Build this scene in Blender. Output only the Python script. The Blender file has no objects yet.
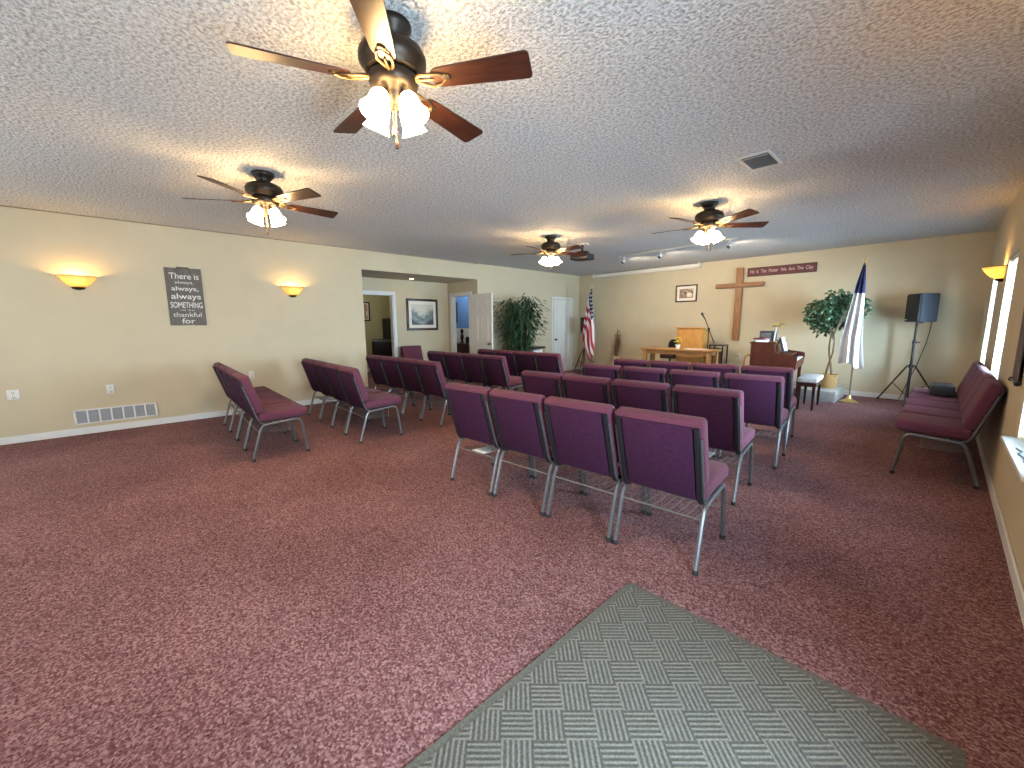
import bpy, bmesh, math, random
from mathutils import Vector, Matrix, Euler
PI = math.pi
R_ = math.radians
random.seed(11)
SC = bpy.context.scene
COL = SC.collection

# ------------------------------------------------------------------ dimensions (metres)
XL, XR, YB, YR, H = -7.505, 0.395, 9.86, -2.3, 2.74     # left wall, right wall, front wall, rear wall, ceiling

# ------------------------------------------------------------------ materials
MATS = {}

def nmat(name):
    m = bpy.data.materials.new(name)
    m.use_nodes = True
    nt = m.node_tree
    b = nt.nodes['Principled BSDF']
    MATS[name] = m
    return m, nt, b

def node(nt, t, **kw):
    n = nt.nodes.new(t)
    for k, v in kw.items():
        if k in n.inputs.keys():
            n.inputs[k].default_value = v
        else:
            setattr(n, k, v)
    return n

def plain(name, col, rough=0.5, metal=0.0, var=0.0, scale=20.0, bump=0.0, bscale=200.0, spec=0.5, sheen=0.0):
    m, nt, b = nmat(name)
    b.inputs['Base Color'].default_value = (*col, 1)
    b.inputs['Roughness'].default_value = rough
    b.inputs['Metallic'].default_value = metal
    b.inputs['Specular IOR Level'].default_value = spec
    if sheen:
        b.inputs['Sheen Weight'].default_value = sheen
    tc = node(nt, 'ShaderNodeTexCoord')
    if var:
        n = node(nt, 'ShaderNodeTexNoise', Scale=scale, Detail=4.0)
        nt.links.new(tc.outputs['Object'], n.inputs['Vector'])
        r = node(nt, 'ShaderNodeValToRGB')
        r.color_ramp.elements[0].position = 0.3
        r.color_ramp.elements[1].position = 0.7
        r.color_ramp.elements[0].color = (*[c * (1 - var) for c in col], 1)
        r.color_ramp.elements[1].color = (*[min(1, c * (1 + var)) for c in col], 1)
        nt.links.new(n.outputs['Fac'], r.inputs['Fac'])
        nt.links.new(r.outputs['Color'], b.inputs['Base Color'])
    if bump:
        n = node(nt, 'ShaderNodeTexNoise', Scale=bscale, Detail=3.0)
        nt.links.new(tc.outputs['Object'], n.inputs['Vector'])
        bp = node(nt, 'ShaderNodeBump', Strength=bump, Distance=0.01)
        nt.links.new(n.outputs['Fac'], bp.inputs['Height'])
        nt.links.new(bp.outputs['Normal'], b.inputs['Normal'])
    return m

def ramp(nt, fac, stops):
    r = node(nt, 'ShaderNodeValToRGB')
    e = r.color_ramp.elements
    e[0].position, e[0].color = stops[0][0], (*stops[0][1], 1)
    e[1].position, e[1].color = stops[-1][0], (*stops[-1][1], 1)
    for p, c in stops[1:-1]:
        x = e.new(p)
        x.color = (*c, 1)
    nt.links.new(fac, r.inputs['Fac'])
    return r

def wood(name, dark, light, scale=(1, 14, 14), rough=0.4, spec=0.5):
    m, nt, b = nmat(name)
    tc = node(nt, 'ShaderNodeTexCoord')
    mp = node(nt, 'ShaderNodeMapping')
    mp.inputs['Scale'].default_value = scale
    nt.links.new(tc.outputs['Object'], mp.inputs['Vector'])
    n = node(nt, 'ShaderNodeTexNoise', Scale=3.0, Detail=5.0, Distortion=0.6)
    nt.links.new(mp.outputs['Vector'], n.inputs['Vector'])
    r = ramp(nt, n.outputs['Fac'], [(0.3, dark), (0.7, light)])
    nt.links.new(r.outputs['Color'], b.inputs['Base Color'])
    b.inputs['Roughness'].default_value = rough
    b.inputs['Specular IOR Level'].default_value = spec
    return m

def emit(name, col, strength, base=(1, 1, 1)):
    m, nt, b = nmat(name)
    b.inputs['Base Color'].default_value = (*base, 1)
    b.inputs['Emission Color'].default_value = (*col, 1)
    b.inputs['Emission Strength'].default_value = strength
    b.inputs['Roughness'].default_value = 0.4
    return m

# carpet: flecked loop pile
m, nt, b = nmat('carpet')
tc = node(nt, 'ShaderNodeTexCoord')
n1 = node(nt, 'ShaderNodeTexNoise', Scale=92.0, Detail=3.0, Roughness=0.68)
n2 = node(nt, 'ShaderNodeTexNoise', Scale=1.1, Detail=3.0)
nt.links.new(tc.outputs['Object'], n1.inputs['Vector'])
nt.links.new(tc.outputs['Object'], n2.inputs['Vector'])
vo = node(nt, 'ShaderNodeTexVoronoi', Scale=122.0)
nt.links.new(tc.outputs['Object'], vo.inputs['Vector'])
sv = node(nt, 'ShaderNodeSeparateColor')
nt.links.new(vo.outputs['Color'], sv.inputs['Color'])
mf = node(nt, 'ShaderNodeMix', data_type='FLOAT')
mf.inputs['Factor'].default_value = 0.62
nt.links.new(sv.outputs['Red'], mf.inputs['A'])
nt.links.new(n1.outputs['Fac'], mf.inputs['B'])
r1 = ramp(nt, mf.outputs['Result'], [(0.22, (0.064, 0.019, 0.021)), (0.5, (0.195, 0.090, 0.092)), (0.80, (0.43, 0.268, 0.262))])
r2 = ramp(nt, n2.outputs['Fac'], [(0.35, (0.80, 0.78, 0.78)), (0.65, (1.05, 1.05, 1.05))])
mx = node(nt, 'ShaderNodeMix', data_type='RGBA', blend_type='MULTIPLY')
mx.inputs['Factor'].default_value = 1.0
nt.links.new(r1.outputs['Color'], mx.inputs['A'])
nt.links.new(r2.outputs['Color'], mx.inputs['B'])
nt.links.new(mx.outputs['Result'], b.inputs['Base Color'])
bp = node(nt, 'ShaderNodeBump', Strength=0.6, Distance=0.012)
nt.links.new(n1.outputs['Fac'], bp.inputs['Height'])
nt.links.new(bp.outputs['Normal'], b.inputs['Normal'])
b.inputs['Roughness'].default_value = 0.95
b.inputs['Specular IOR Level'].default_value = 0.1

# walk-off mat: basket squares of ribs, laid on the diagonal
m, nt, b = nmat('ribbed_mat')
tc = node(nt, 'ShaderNodeTexCoord')
mp = node(nt, 'ShaderNodeMapping')
mp.inputs['Rotation'].default_value = (0, 0, R_(-46))
mp.inputs['Scale'].default_value = (1 / 0.108,) * 3
nt.links.new(tc.outputs['Object'], mp.inputs['Vector'])
sx = node(nt, 'ShaderNodeSeparateXYZ')
nt.links.new(mp.outputs['Vector'], sx.inputs['Vector'])

def mth(op, a, c=None, d=None):
    n = node(nt, 'ShaderNodeMath', operation=op)
    for i, v in enumerate((a, c, d)):
        if v is None:
            continue
        if isinstance(v, (int, float)):
            n.inputs[i].default_value = v
        else:
            nt.links.new(v, n.inputs[i])
    return n.outputs[0]

fu, fv = mth('FLOOR', sx.outputs['X']), mth('FLOOR', sx.outputs['Y'])
par = mth('FLOORED_MODULO', mth('ADD', fu, fv), 2.0)
sel = mth('ADD', mth('MULTIPLY', sx.outputs['X'], par), mth('MULTIPLY', sx.outputs['Y'], mth('SUBTRACT', 1.0, par)))
rib = mth('MULTIPLY_ADD', mth('SINE', mth('MULTIPLY', sel, 2 * PI * 6)), 0.5, 0.5)
nz = node(nt, 'ShaderNodeTexNoise', Scale=150.0, Detail=3.0, Roughness=0.7)
nt.links.new(tc.outputs['Object'], nz.inputs['Vector'])
h = mth('ADD', mth('MULTIPLY', rib, 0.42), mth('MULTIPLY', nz.outputs['Fac'], 0.80))
r1 = ramp(nt, h, [(0.22, (0.026, 0.0255, 0.023)), (0.60, (0.092, 0.090, 0.075)), (0.95, (0.21, 0.20, 0.168))])
nt.links.new(r1.outputs['Color'], b.inputs['Base Color'])
bp = node(nt, 'ShaderNodeBump', Strength=0.5, Distance=0.01)
nt.links.new(h, bp.inputs['Height'])
nt.links.new(bp.outputs['Normal'], b.inputs['Normal'])
b.inputs['Roughness'].default_value = 0.95
plain('mat_border', (0.092, 0.090, 0.074), 0.95, var=0.35, scale=120, bump=0.4, bscale=150)

# popcorn ceiling
m, nt, b = nmat('popcorn_ceiling')
tc = node(nt, 'ShaderNodeTexCoord')
n1 = node(nt, 'ShaderNodeTexNoise', Scale=50.0, Detail=3.0, Roughness=0.6)
n2 = node(nt, 'ShaderNodeTexNoise', Scale=0.8, Detail=2.0)
nt.links.new(tc.outputs['Object'], n1.inputs['Vector'])
nt.links.new(tc.outputs['Object'], n2.inputs['Vector'])
r1 = ramp(nt, n1.outputs['Fac'], [(0.36, (0.40, 0.395, 0.385)), (0.60, (0.79, 0.785, 0.775))])
r2 = ramp(nt, n2.outputs['Fac'], [(0.3, (0.92, 0.92, 0.92)), (0.7, (1, 1, 1))])
mx = node(nt, 'ShaderNodeMix', data_type='RGBA', blend_type='MULTIPLY')
mx.inputs['Factor'].default_value = 1.0
nt.links.new(r1.outputs['Color'], mx.inputs['A'])
nt.links.new(r2.outputs['Color'], mx.inputs['B'])
nt.links.new(mx.outputs['Result'], b.inputs['Base Color'])
bp = node(nt, 'ShaderNodeBump', Strength=1.0, Distance=0.03)
nt.links.new(n1.outputs['Fac'], bp.inputs['Height'])
nt.links.new(bp.outputs['Normal'], b.inputs['Normal'])
b.inputs['Roughness'].default_value = 0.95
b.inputs['Specular IOR Level'].default_value = 0.15

plain('cream_wall', (0.53, 0.455, 0.318), 0.85, var=0.03, scale=3, bump=0.12, bscale=90, spec=0.25)
plain('green_wall', (0.40, 0.37, 0.20), 0.85, var=0.03, scale=3)
plain('blue_wall', (0.12, 0.27, 0.55), 0.8, var=0.03, scale=3)
plain('white_paint', (0.66, 0.65, 0.63), 0.45, var=0.02, scale=8)
plain('door_white', (0.68, 0.65, 0.60), 0.4, var=0.03, scale=4)
plain('shadow_line_brown', (0.22, 0.16, 0.09), 0.7)  # colour of the strip that imitates the shadow line along the left wall top
plain('white_plastic', (0.66, 0.64, 0.60), 0.35)
plain('slot_dark', (0.05, 0.05, 0.05), 0.6)
plain('grille_grey', (0.35, 0.36, 0.38), 0.5)
plain('vent_dark', (0.13, 0.13, 0.125), 0.6)
plain('fabric_mauve', (0.118, 0.036, 0.060), 0.9, var=0.22, scale=190, bump=0.25, bscale=300, spec=0.12, sheen=0.08)
plain('fabric_panel', (0.045, 0.013, 0.037), 0.9, var=0.2, scale=60, bump=0.25, bscale=300, spec=0.12)
plain('frame_metal', (0.18, 0.18, 0.19), 0.36, metal=0.7, var=0.15, scale=60)
plain('upright_dark', (0.022, 0.022, 0.028), 0.4, metal=0.4)
plain('rack_wire', (0.24, 0.225, 0.21), 0.5, metal=0.9)
plain('rubber_black', (0.012, 0.012, 0.013), 0.7)
plain('black_plastic', (0.012, 0.013, 0.016), 0.45, var=0.2, scale=60)
plain('speaker_side', (0.030, 0.036, 0.048), 0.55, bump=0.2, bscale=250)
plain('speaker_grille', (0.009, 0.010, 0.012), 0.6, var=0.5, scale=260)
plain('stand_black', (0.015, 0.015, 0.018), 0.35, metal=0.3)
plain('bronze', (0.024, 0.018, 0.014), 0.42, metal=0.7, var=0.2, scale=40)
plain('antique_brass', (0.115, 0.078, 0.04), 0.42, metal=0.9)
plain('gold_metal', (0.72, 0.55, 0.22), 0.28, metal=0.9)
wood('blade_wood', (0.017, 0.006, 0.004), (0.056, 0.018, 0.010), (2, 26, 26), 0.36)
plain('blade_edge', (0.018, 0.007, 0.004), 0.5)
wood('cherry_wood', (0.050, 0.010, 0.005), (0.088, 0.020, 0.009), (3, 3, 1), 0.5, 0.22)
wood('oak_wood', (0.34, 0.165, 0.055), (0.52, 0.28, 0.105), (2, 14, 14), 0.4)
wood('honey_wood', (0.42, 0.19, 0.045), (0.58, 0.29, 0.075), (14, 14, 2), 0.45)
wood('cross_wood', (0.22, 0.095, 0.035), (0.36, 0.17, 0.070), (14, 14, 2), 0.5)
wood('armchair_wood', (0.24, 0.09, 0.025), (0.36, 0.15, 0.045), (6, 6, 6), 0.4)
wood('bench_wood', (0.020, 0.006, 0.004), (0.045, 0.014, 0.009), (6, 6, 6), 0.35)
plain('far_cabinet', (0.012, 0.009, 0.008), 0.5, var=0.2, scale=6)
wood('brown_cabinet', (0.06, 0.022, 0.011), (0.10, 0.040, 0.020), (6, 6, 2), 0.4)
wood('frame_wood', (0.025, 0.010, 0.006), (0.05, 0.021, 0.012), (10, 10, 10), 0.35)
plain('mat_board', (0.74, 0.67, 0.58), 0.8)
plain('burgundy_board', (0.105, 0.020, 0.026), 0.6, var=0.15, scale=12)
plain('burgundy_edge', (0.03, 0.008, 0.010), 0.6)
plain('letter_pink', (0.55, 0.36, 0.36), 0.6)
plain('letter_white', (0.62, 0.60, 0.56), 0.7, var=0.25, scale=90)
wood('sign_board', (0.085, 0.072, 0.062), (0.15, 0.13, 0.115), (20, 20, 2), 0.75)
plain('dark_cushion', (0.045, 0.010, 0.016), 0.8)
plain('leather_black', (0.008, 0.008, 0.009), 0.4)
plain('flag_white', (0.74, 0.75, 0.78), 0.8)
plain('flag_blue', (0.018, 0.024, 0.10), 0.8)
plain('flag_red', (0.45, 0.02, 0.04), 0.8)
plain('terracotta_wicker', (0.46, 0.26, 0.10), 0.8, var=0.2, scale=70, bump=0.6, bscale=90)
plain('soil', (0.06, 0.035, 0.02), 0.95, var=0.4, scale=60, bump=0.6, bscale=70)
plain('bark', (0.20, 0.135, 0.08), 0.85, var=0.3, scale=40)
plain('cane', (0.30, 0.22, 0.10), 0.6, var=0.3, scale=20)
plain('leaf_green', (0.055, 0.115, 0.060), 0.5, var=0.5, scale=9)
plain('leaf_dark', (0.022, 0.055, 0.022), 0.5, var=0.55, scale=9)
plain('step_carpet', (0.36, 0.33, 0.30), 0.95, var=0.25, scale=80, bump=0.3, bscale=150)
plain('paper', (0.85, 0.85, 0.84), 0.7)
plain('sheet_white', (0.50, 0.50, 0.51), 0.8, var=0.1, scale=10)
plain('yellow_petal', (0.85, 0.62, 0.05), 0.6)
plain('reed', (0.17, 0.075, 0.035), 0.85, var=0.4, scale=30)
plain('vase_cream', (0.55, 0.44, 0.32), 0.5, var=0.15, scale=12)
plain('book_red', (0.16, 0.05, 0.06), 0.6)
plain('case_black', (0.010, 0.014, 0.020), 0.5, bump=0.2, bscale=200)
plain('hanging_cloth', (0.11, 0.085, 0.095), 0.9, var=0.2, scale=14)
plain('screen_case', (0.74, 0.70, 0.62), 0.45)
plain('brass_lamp', (0.36, 0.28, 0.10), 0.35, metal=0.8)
plain('ivory_key', (0.80, 0.77, 0.68), 0.35)
plain('mic_black', (0.01, 0.01, 0.011), 0.5)

# lit lamps
emit('lit_shade', (1.0, 0.64, 0.28), 80.0)
emit('lit_sconce_bulb', (1.0, 0.55, 0.17), 520.0)
emit('recessed_bulb', (1.0, 0.60, 0.25), 60.0)

# sconce glass: amber glass bowl lit by the bulb in it
m, nt, b = nmat('amber_glass')
b.inputs['Base Color'].default_value = (0.98, 0.86, 0.52, 1)
b.inputs['Roughness'].default_value = 0.35
tr = node(nt, 'ShaderNodeBsdfTranslucent')
tr.inputs['Color'].default_value = (1.0, 0.88, 0.56, 1)
mxs = node(nt, 'ShaderNodeMixShader')
mxs.inputs['Fac'].default_value = 0.8
nt.links.new(b.outputs['BSDF'], mxs.inputs[1])
nt.links.new(tr.outputs['BSDF'], mxs.inputs[2])
nt.links.new(mxs.outputs['Shader'], nt.nodes['Material Output'].inputs['Surface'])

# blind slats: white, let some light through
m, nt, b = nmat('blind_slat')
b.inputs['Base Color'].default_value = (0.62, 0.66, 0.70, 1)
b.inputs['Roughness'].default_value = 0.5
tr = node(nt, 'ShaderNodeBsdfTranslucent')
tr.inputs['Color'].default_value = (0.42, 0.50, 0.58, 1)
mxs = node(nt, 'ShaderNodeMixShader')
mxs.inputs['Fac'].default_value = 0.5
nt.links.new(b.outputs['BSDF'], mxs.inputs[1])
nt.links.new(tr.outputs['BSDF'], mxs.inputs[2])
nt.links.new(mxs.outputs['Shader'], nt.nodes['Material Output'].inputs['Surface'])

# window glass
m, nt, b = nmat('window_glass')
g = node(nt, 'ShaderNodeBsdfGlossy')
g.inputs['Roughness'].default_value = 0.02
t = node(nt, 'ShaderNodeBsdfTransparent')
t.inputs['Color'].default_value = (0.94, 0.97, 0.97, 1)
mxs = node(nt, 'ShaderNodeMixShader')
mxs.inputs['Fac'].default_value = 0.06
nt.links.new(t.outputs['BSDF'], mxs.inputs[1])
nt.links.new(g.outputs['BSDF'], mxs.inputs[2])
nt.links.new(mxs.outputs['Shader'], nt.nodes['Material Output'].inputs['Surface'])

# stars and stripes cloth, from the cloth's own UV (U across the fly, V up the hoist)
m, nt, b = nmat('stripe_cloth')
uv = node(nt, 'ShaderNodeUVMap')
s = node(nt, 'ShaderNodeSeparateXYZ')
nt.links.new(uv.outputs['UV'], s.inputs['Vector'])
st = mth('GREATER_THAN', mth('FRACT', mth('MULTIPLY', s.outputs['Y'], 6.5)), 0.5)
r1 = ramp(nt, st, [(0.0, (0.42, 0.02, 0.045)), (1.0, (0.74, 0.68, 0.68))])
r1.color_ramp.interpolation = 'CONSTANT'
r1.color_ramp.elements[1].position = 0.5
nt.links.new(r1.outputs['Color'], b.inputs['Base Color'])
b.inputs['Roughness'].default_value = 0.75
m, nt, b = nmat('star_cloth')
uv = node(nt, 'ShaderNodeUVMap')
s = node(nt, 'ShaderNodeSeparateXYZ')
nt.links.new(uv.outputs['UV'], s.inputs['Vector'])
yy = mth('MULTIPLY', s.outputs['Y'], 13.0)
off = mth('MULTIPLY', mth('FLOORED_MODULO', mth('FLOOR', yy), 2.0), 0.5)
xx = mth('ADD', mth('MULTIPLY', s.outputs['X'], 8.0), off)
dx = mth('SUBTRACT', mth('FRACT', xx), 0.5)
dy = mth('SUBTRACT', mth('FRACT', yy), 0.5)
d2 = mth('ADD', mth('MULTIPLY', dx, dx), mth('MULTIPLY', dy, dy))
r1 = ramp(nt, mth('LESS_THAN', d2, 0.085), [(0.0, (0.012, 0.015, 0.06)), (1.0, (0.75, 0.75, 0.76))])
r1.color_ramp.interpolation = 'CONSTANT'
r1.color_ramp.elements[1].position = 0.5
nt.links.new(r1.outputs['Color'], b.inputs['Base Color'])
b.inputs['Roughness'].default_value = 0.75

# landscape print: hazy river valley between dark trees (own generic composition)
m, nt, b = nmat('landscape_print')
uv = node(nt, 'ShaderNodeUVMap')
s = node(nt, 'ShaderNodeSeparateXYZ')
nt.links.new(uv.outputs['UV'], s.inputs['Vector'])
nz = node(nt, 'ShaderNodeTexNoise', Scale=7.0, Detail=6.0, Roughness=0.65)
nt.links.new(uv.outputs['UV'], nz.inputs['Vector'])
side = mth('ABSOLUTE', mth('SUBTRACT', s.outputs['X'], 0.5))
land = mth('ADD', mth('SUBTRACT', mth('ADD', mth('MULTIPLY', side, 0.75), 0.50), s.outputs['Y']), mth('MULTIPLY', mth('SUBTRACT', nz.outputs['Fac'], 0.5), 0.9))
r1 = ramp(nt, land, [(-0.0, (0.58, 0.53, 0.42)), (0.12, (0.30, 0.33, 0.31)), (0.30, (0.085, 0.105, 0.10)), (0.42, (0.30, 0.33, 0.33)), (0.58, (0.06, 0.068, 0.065))])
nt.links.new(r1.outputs['Color'], b.inputs['Base Color'])
b.inputs['Roughness'].default_value = 0.35
# small print: soft brown blotches with a pale patch
m, nt, b = nmat('sepia_print')
uv = node(nt, 'ShaderNodeUVMap')
s = node(nt, 'ShaderNodeSeparateXYZ')
nt.links.new(uv.outputs['UV'], s.inputs['Vector'])
nz = node(nt, 'ShaderNodeTexNoise', Scale=6.0, Detail=4.0)
nt.links.new(uv.outputs['UV'], nz.inputs['Vector'])
ddx = mth('SUBTRACT', s.outputs['X'], 0.72)
ddy = mth('SUBTRACT', s.outputs['Y'], 0.35)
blob = mth('ADD', mth('SUBTRACT', 0.45, mth('ADD', mth('MULTIPLY', mth('MULTIPLY', ddx, ddx), 9.0), mth('MULTIPLY', mth('MULTIPLY', ddy, ddy), 5.0))), 0.0)
val = mth('ADD', mth('MAXIMUM', blob, 0.0), nz.outputs['Fac'])
r1 = ramp(nt, val, [(0.36, (0.10, 0.055, 0.045)), (0.55, (0.34, 0.22, 0.16)), (0.78, (0.78, 0.68, 0.52))])
nt.links.new(r1.outputs['Color'], b.inputs['Base Color'])
b.inputs['Roughness'].default_value = 0.4

# ------------------------------------------------------------------ mesh building
class B:
    """collects shapes and links them as one mesh object"""
    def __init__(self):
        self.v, self.f, self.uv = [], [], None

    def add(self, vs, fs, mat=None):
        o = len(self.v)
        self.v += [Vector(p) if mat is None else mat @ Vector(p) for p in vs]
        self.f += [tuple(i + o for i in f) for f in fs]
        return self

    def addbm(self, bm, mat=None):
        bm.verts.ensure_lookup_table()
        bm.verts.index_update()
        self.add([v.co.copy() for v in bm.verts], [[v.index for v in f.verts] for f in bm.faces], mat)
        bm.free()
        return self

    def box(self, c, s, bevel=0.0, seg=2, rot=None):
        bm = bmesh.new()
        bmesh.ops.create_cube(bm, size=1.0)
        for v in bm.verts:
            v.co = Vector((v.co.x * s[0], v.co.y * s[1], v.co.z * s[2]))
        if bevel > 0:
            bmesh.ops.bevel(bm, geom=bm.edges[:], offset=bevel, segments=seg, affect='EDGES', profile=0.5)
        M = Matrix.Translation(Vector(c))
        if rot is not None:
            M = M @ (rot.to_4x4() if not isinstance(rot, Matrix) or len(rot) == 3 else rot)
        return self.addbm(bm, M)

    def span(self, lo, hi, bevel=0.0, seg=2):
        return self.box([(a + c) / 2 for a, c in zip(lo, hi)], [abs(c - a) for a, c in zip(lo, hi)], bevel, seg)

    def tube(self, pts, r, n=8, flat=1.0, up=None):
        pts = [Vector(p) for p in pts]
        rs = r if isinstance(r, (list, tuple)) else [r] * len(pts)
        vs, fs = [], []
        prev = None
        for i, p in enumerate(pts):
            d = (pts[min(i + 1, len(pts) - 1)] - pts[max(i - 1, 0)])
            d.normalize()
            if prev is None:
                a = Vector(up) if up else (Vector((1, 0, 0)) if abs(d.x) < 0.8 else Vector((0, 0, 1)))
            else:
                a = prev
            a = a - d * a.dot(d)
            if a.length < 1e-6:
                a = d.orthogonal()
            a.normalize()
            c = d.cross(a)
            prev = a
            for k in range(n):
                t = 2 * PI * k / n
                vs.append(p + (a * math.cos(t) * flat + c * math.sin(t)) * rs[i])
        for i in range(len(pts) - 1):
            for k in range(n):
                k2 = (k + 1) % n
                fs.append((i * n + k, i * n + k2, (i + 1) * n + k2, (i + 1) * n + k))
        fs.append(tuple(reversed(range(n))))
        fs.append(tuple((len(pts) - 1) * n + k for k in range(n)))
        return self.add(vs, fs)

    def lathe(self, prof, n=24, c=(0, 0, 0), mat=None, arc=2 * PI, start=0.0):
        full = abs(arc - 2 * PI) < 1e-6
        cols = n if full else n + 1
        vs, fs = [], []
        for r, z in prof:
            for k in range(cols):
                t = start + arc * k / n
                vs.append(Vector((c[0] + r * math.cos(t), c[1] + r * math.sin(t), c[2] + z)))
        for i in range(len(prof) - 1):
            for k in range(n):
                k2 = (k + 1) % cols
                fs.append((i * cols + k, i * cols + k2, (i + 1) * cols + k2, (i + 1) * cols + k))
        if full:
            if prof[0][0] > 1e-5:
                fs.append(tuple(reversed(range(cols))))
            if prof[-1][0] > 1e-5:
                fs.append(tuple((len(prof) - 1) * cols + k for k in range(cols)))
        return self.add(vs, fs, mat)

    def prism(self, poly, axis, a, b_):
        """poly in the two other axes, extruded along axis from a to b_"""
        def P(u, v, w):
            return {'x': (w, u, v), 'y': (u, w, v), 'z': (u, v, w)}[axis]
        n = len(poly)
        vs = [P(u, v, a) for u, v in poly] + [P(u, v, b_) for u, v in poly]
        fs = [tuple(reversed(range(n))), tuple(range(n, 2 * n))]
        fs += [(i, (i + 1) % n, n + (i + 1) % n, n + i) for i in range(n)]
        return self.add(vs, fs)

    def sheet(self, fn, nu, nv):
        """fn(u,v)->point; keeps u,v as UV; thin but closed both sides is left to solidify"""
        o = len(self.v)
        if self.uv is None:
            self.uv = {}
        for j in range(nv + 1):
            for i in range(nu + 1):
                self.uv[len(self.v)] = (i / nu, j / nv)
                self.v.append(Vector(fn(i / nu, j / nv)))
        for j in range(nv):
            for i in range(nu):
                a = o + j * (nu + 1) + i
                self.f.append((a, a + 1, a + nu + 2, a + nu + 1))
        return self

    def build(self, name, mat, parent=None, smooth=True, ang=40, thick=0.0, sub=0):
        me = bpy.data.meshes.new(name)
        me.from_pydata([tuple(p) for p in self.v], [], self.f)
        me.materials.append(MATS[mat])
        bm = bmesh.new()
        bm.from_mesh(me)
        bmesh.ops.remove_doubles(bm, verts=bm.verts, dist=1e-6) if self.uv is None else None
        bmesh.ops.recalc_face_normals(bm, faces=bm.faces)
        bm.to_mesh(me)
        bm.free()
        if self.uv is not None:
            ul = me.uv_layers.new(name='UVMap')
            for lp in me.loops:
                ul.data[lp.index].uv = self.uv.get(lp.vertex_index, (0, 0))
        if smooth:
            me.polygons.foreach_set('use_smooth', [True] * len(me.polygons))
            me.set_sharp_from_angle(angle=R_(ang))
        o = bpy.data.objects.new(name, me)
        COL.objects.link(o)
        if parent is not None:
            o.parent = parent
        if thick:
            md = o.modifiers.new('thick', 'SOLIDIFY')
            md.thickness = thick
        if sub:
            md = o.modifiers.new('sub', 'SUBSURF')
            md.levels = md.render_levels = sub
        return o

def tag(o, label, cat, group=None, kind=None):
    o['label'] = label
    o['category'] = cat
    if group:
        o['group'] = group
    if kind:
        o['kind'] = kind
    return o

def thing(name, label, cat, loc=(0, 0, 0), rz=0.0, group=None):
    o = bpy.data.objects.new(name, None)
    o.empty_display_size = 0.1
    COL.objects.link(o)
    o.location = loc
    o.rotation_euler = (0, 0, rz)
    return tag(o, label, cat, group)

def dup(root, loc, rz, label, group=None):
    r = root.copy()
    COL.objects.link(r)
    r.location = loc
    r.rotation_euler = (0, 0, rz)
    r['label'] = label
    if group:
        r['group'] = group
    for ch in list(root.children):
        c = ch.copy()
        COL.objects.link(c)
        c.parent = r
        for g in list(ch.children):
            d = g.copy()
            COL.objects.link(d)
            d.parent = c
    return r

def struct(b, name, mat, smooth=False):
    o = b.build(name, mat, None, smooth)
    o['kind'] = 'structure'
    return o

def text_mesh(name, lines, mat, parent, depth=0.003):
    """lines: (string, width, centre matrix, bold offset, shear); each line scaled to its width and height"""
    for txt, w, hgt, M, off in lines:
        vs, fs = [], []
        cu = bpy.data.curves.new('t', 'FONT')
        cu.body = txt
        cu.size = 1.0
        cu.extrude = 0.0
        cu.offset = off
        cu.align_x = 'CENTER'
        to = bpy.data.objects.new('t', cu)
        COL.objects.link(to)
        bpy.context.view_layer.update()
        me = bpy.data.meshes.new_from_object(to.evaluated_get(bpy.context.evaluated_depsgraph_get()))
        xs = [v.co.x for v in me.vertices]
        ys = [v.co.y for v in me.vertices]
        x0, x1, y0, y1 = min(xs), max(xs), min(ys), max(ys)
        o = len(vs)
        for v in me.vertices:
            vs.append(M @ Vector(((v.co.x - (x0 + x1) / 2) / (x1 - x0) * w, (v.co.y - (y0 + y1) / 2) / (y1 - y0) * hgt, 0)))
        fs += [tuple(i + o for i in p.vertices) for p in me.polygons]
        bpy.data.objects.remove(to)
        bpy.data.curves.remove(cu)
        bpy.data.meshes.remove(me)
        B().add(vs, fs).build(name, mat, parent, smooth=False)

def wall(name, axis, a, b_, u0, u1, z0, z1, openings, mat):
    us = sorted({u0, u1, *[q for o in openings for q in o[:2]]})
    bb = B()
    for i in range(len(us) - 1):
        ua, ub = us[i], us[i + 1]
        ops = sorted([(o[2], o[3]) for o in openings if o[0] < (ua + ub) / 2 < o[1]])
        z = z0
        spans = []
        for za, zb in ops:
            if za > z + 1e-6:
                spans.append((z, za))
            z = zb
        if z < z1 - 1e-6:
            spans.append((z, z1))
        for za, zb in spans:
            if axis == 'x':
                bb.span((a, ua, za), (b_, ub, zb))
            else:
                bb.span((ua, a, za), (ub, b_, zb))
    return struct(bb, name, mat)

# ------------------------------------------------------------------ the room
FX0 = -12.0
struct(B().span((FX0, YR - 0.2, -0.06), (XR + 0.2, YB + 0.2, 0.0)), 'floor', 'carpet')
struct(B().span((FX0, YR - 0.2, H), (XR + 0.2, YB + 0.2, H + 0.1)), 'ceiling', 'popcorn_ceiling')
AY0, AY1, AZ = 3.316, 6.04, 2.385          # recess in the left wall
AX = -8.70
wall('wall_left', 'x', XL - 0.115, XL, YR, YB, 0, H, [(AY0, AY1, 0, AZ)], 'cream_wall')
WIN = [(7.98, 8.80, 0.62, 2.03), (6.0, 6.86, 0.62, 2.03), (3.15, 4.12, 0.62, 2.03)]
wall('wall_right', 'x', XR, XR + 0.16, YR, YB, 0, H, [(y0, y1, za, zb) for y0, y1, za, zb in WIN] + [(0.35, 1.30, 0.0, 2.05)], 'cream_wall')
wall('wall_front', 'y', YB, YB + 0.12, XL - 0.115, XR + 0.16, 0, H, [], 'cream_wall')
RW = [(-6.6, -4.6, 0.55, 2.15), (-3.6, -1.6, 0.55, 2.15)]
wall('wall_rear', 'y', YR - 0.14, YR, XL - 0.115, XR + 0.16, 0, H, RW, 'cream_wall')
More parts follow.
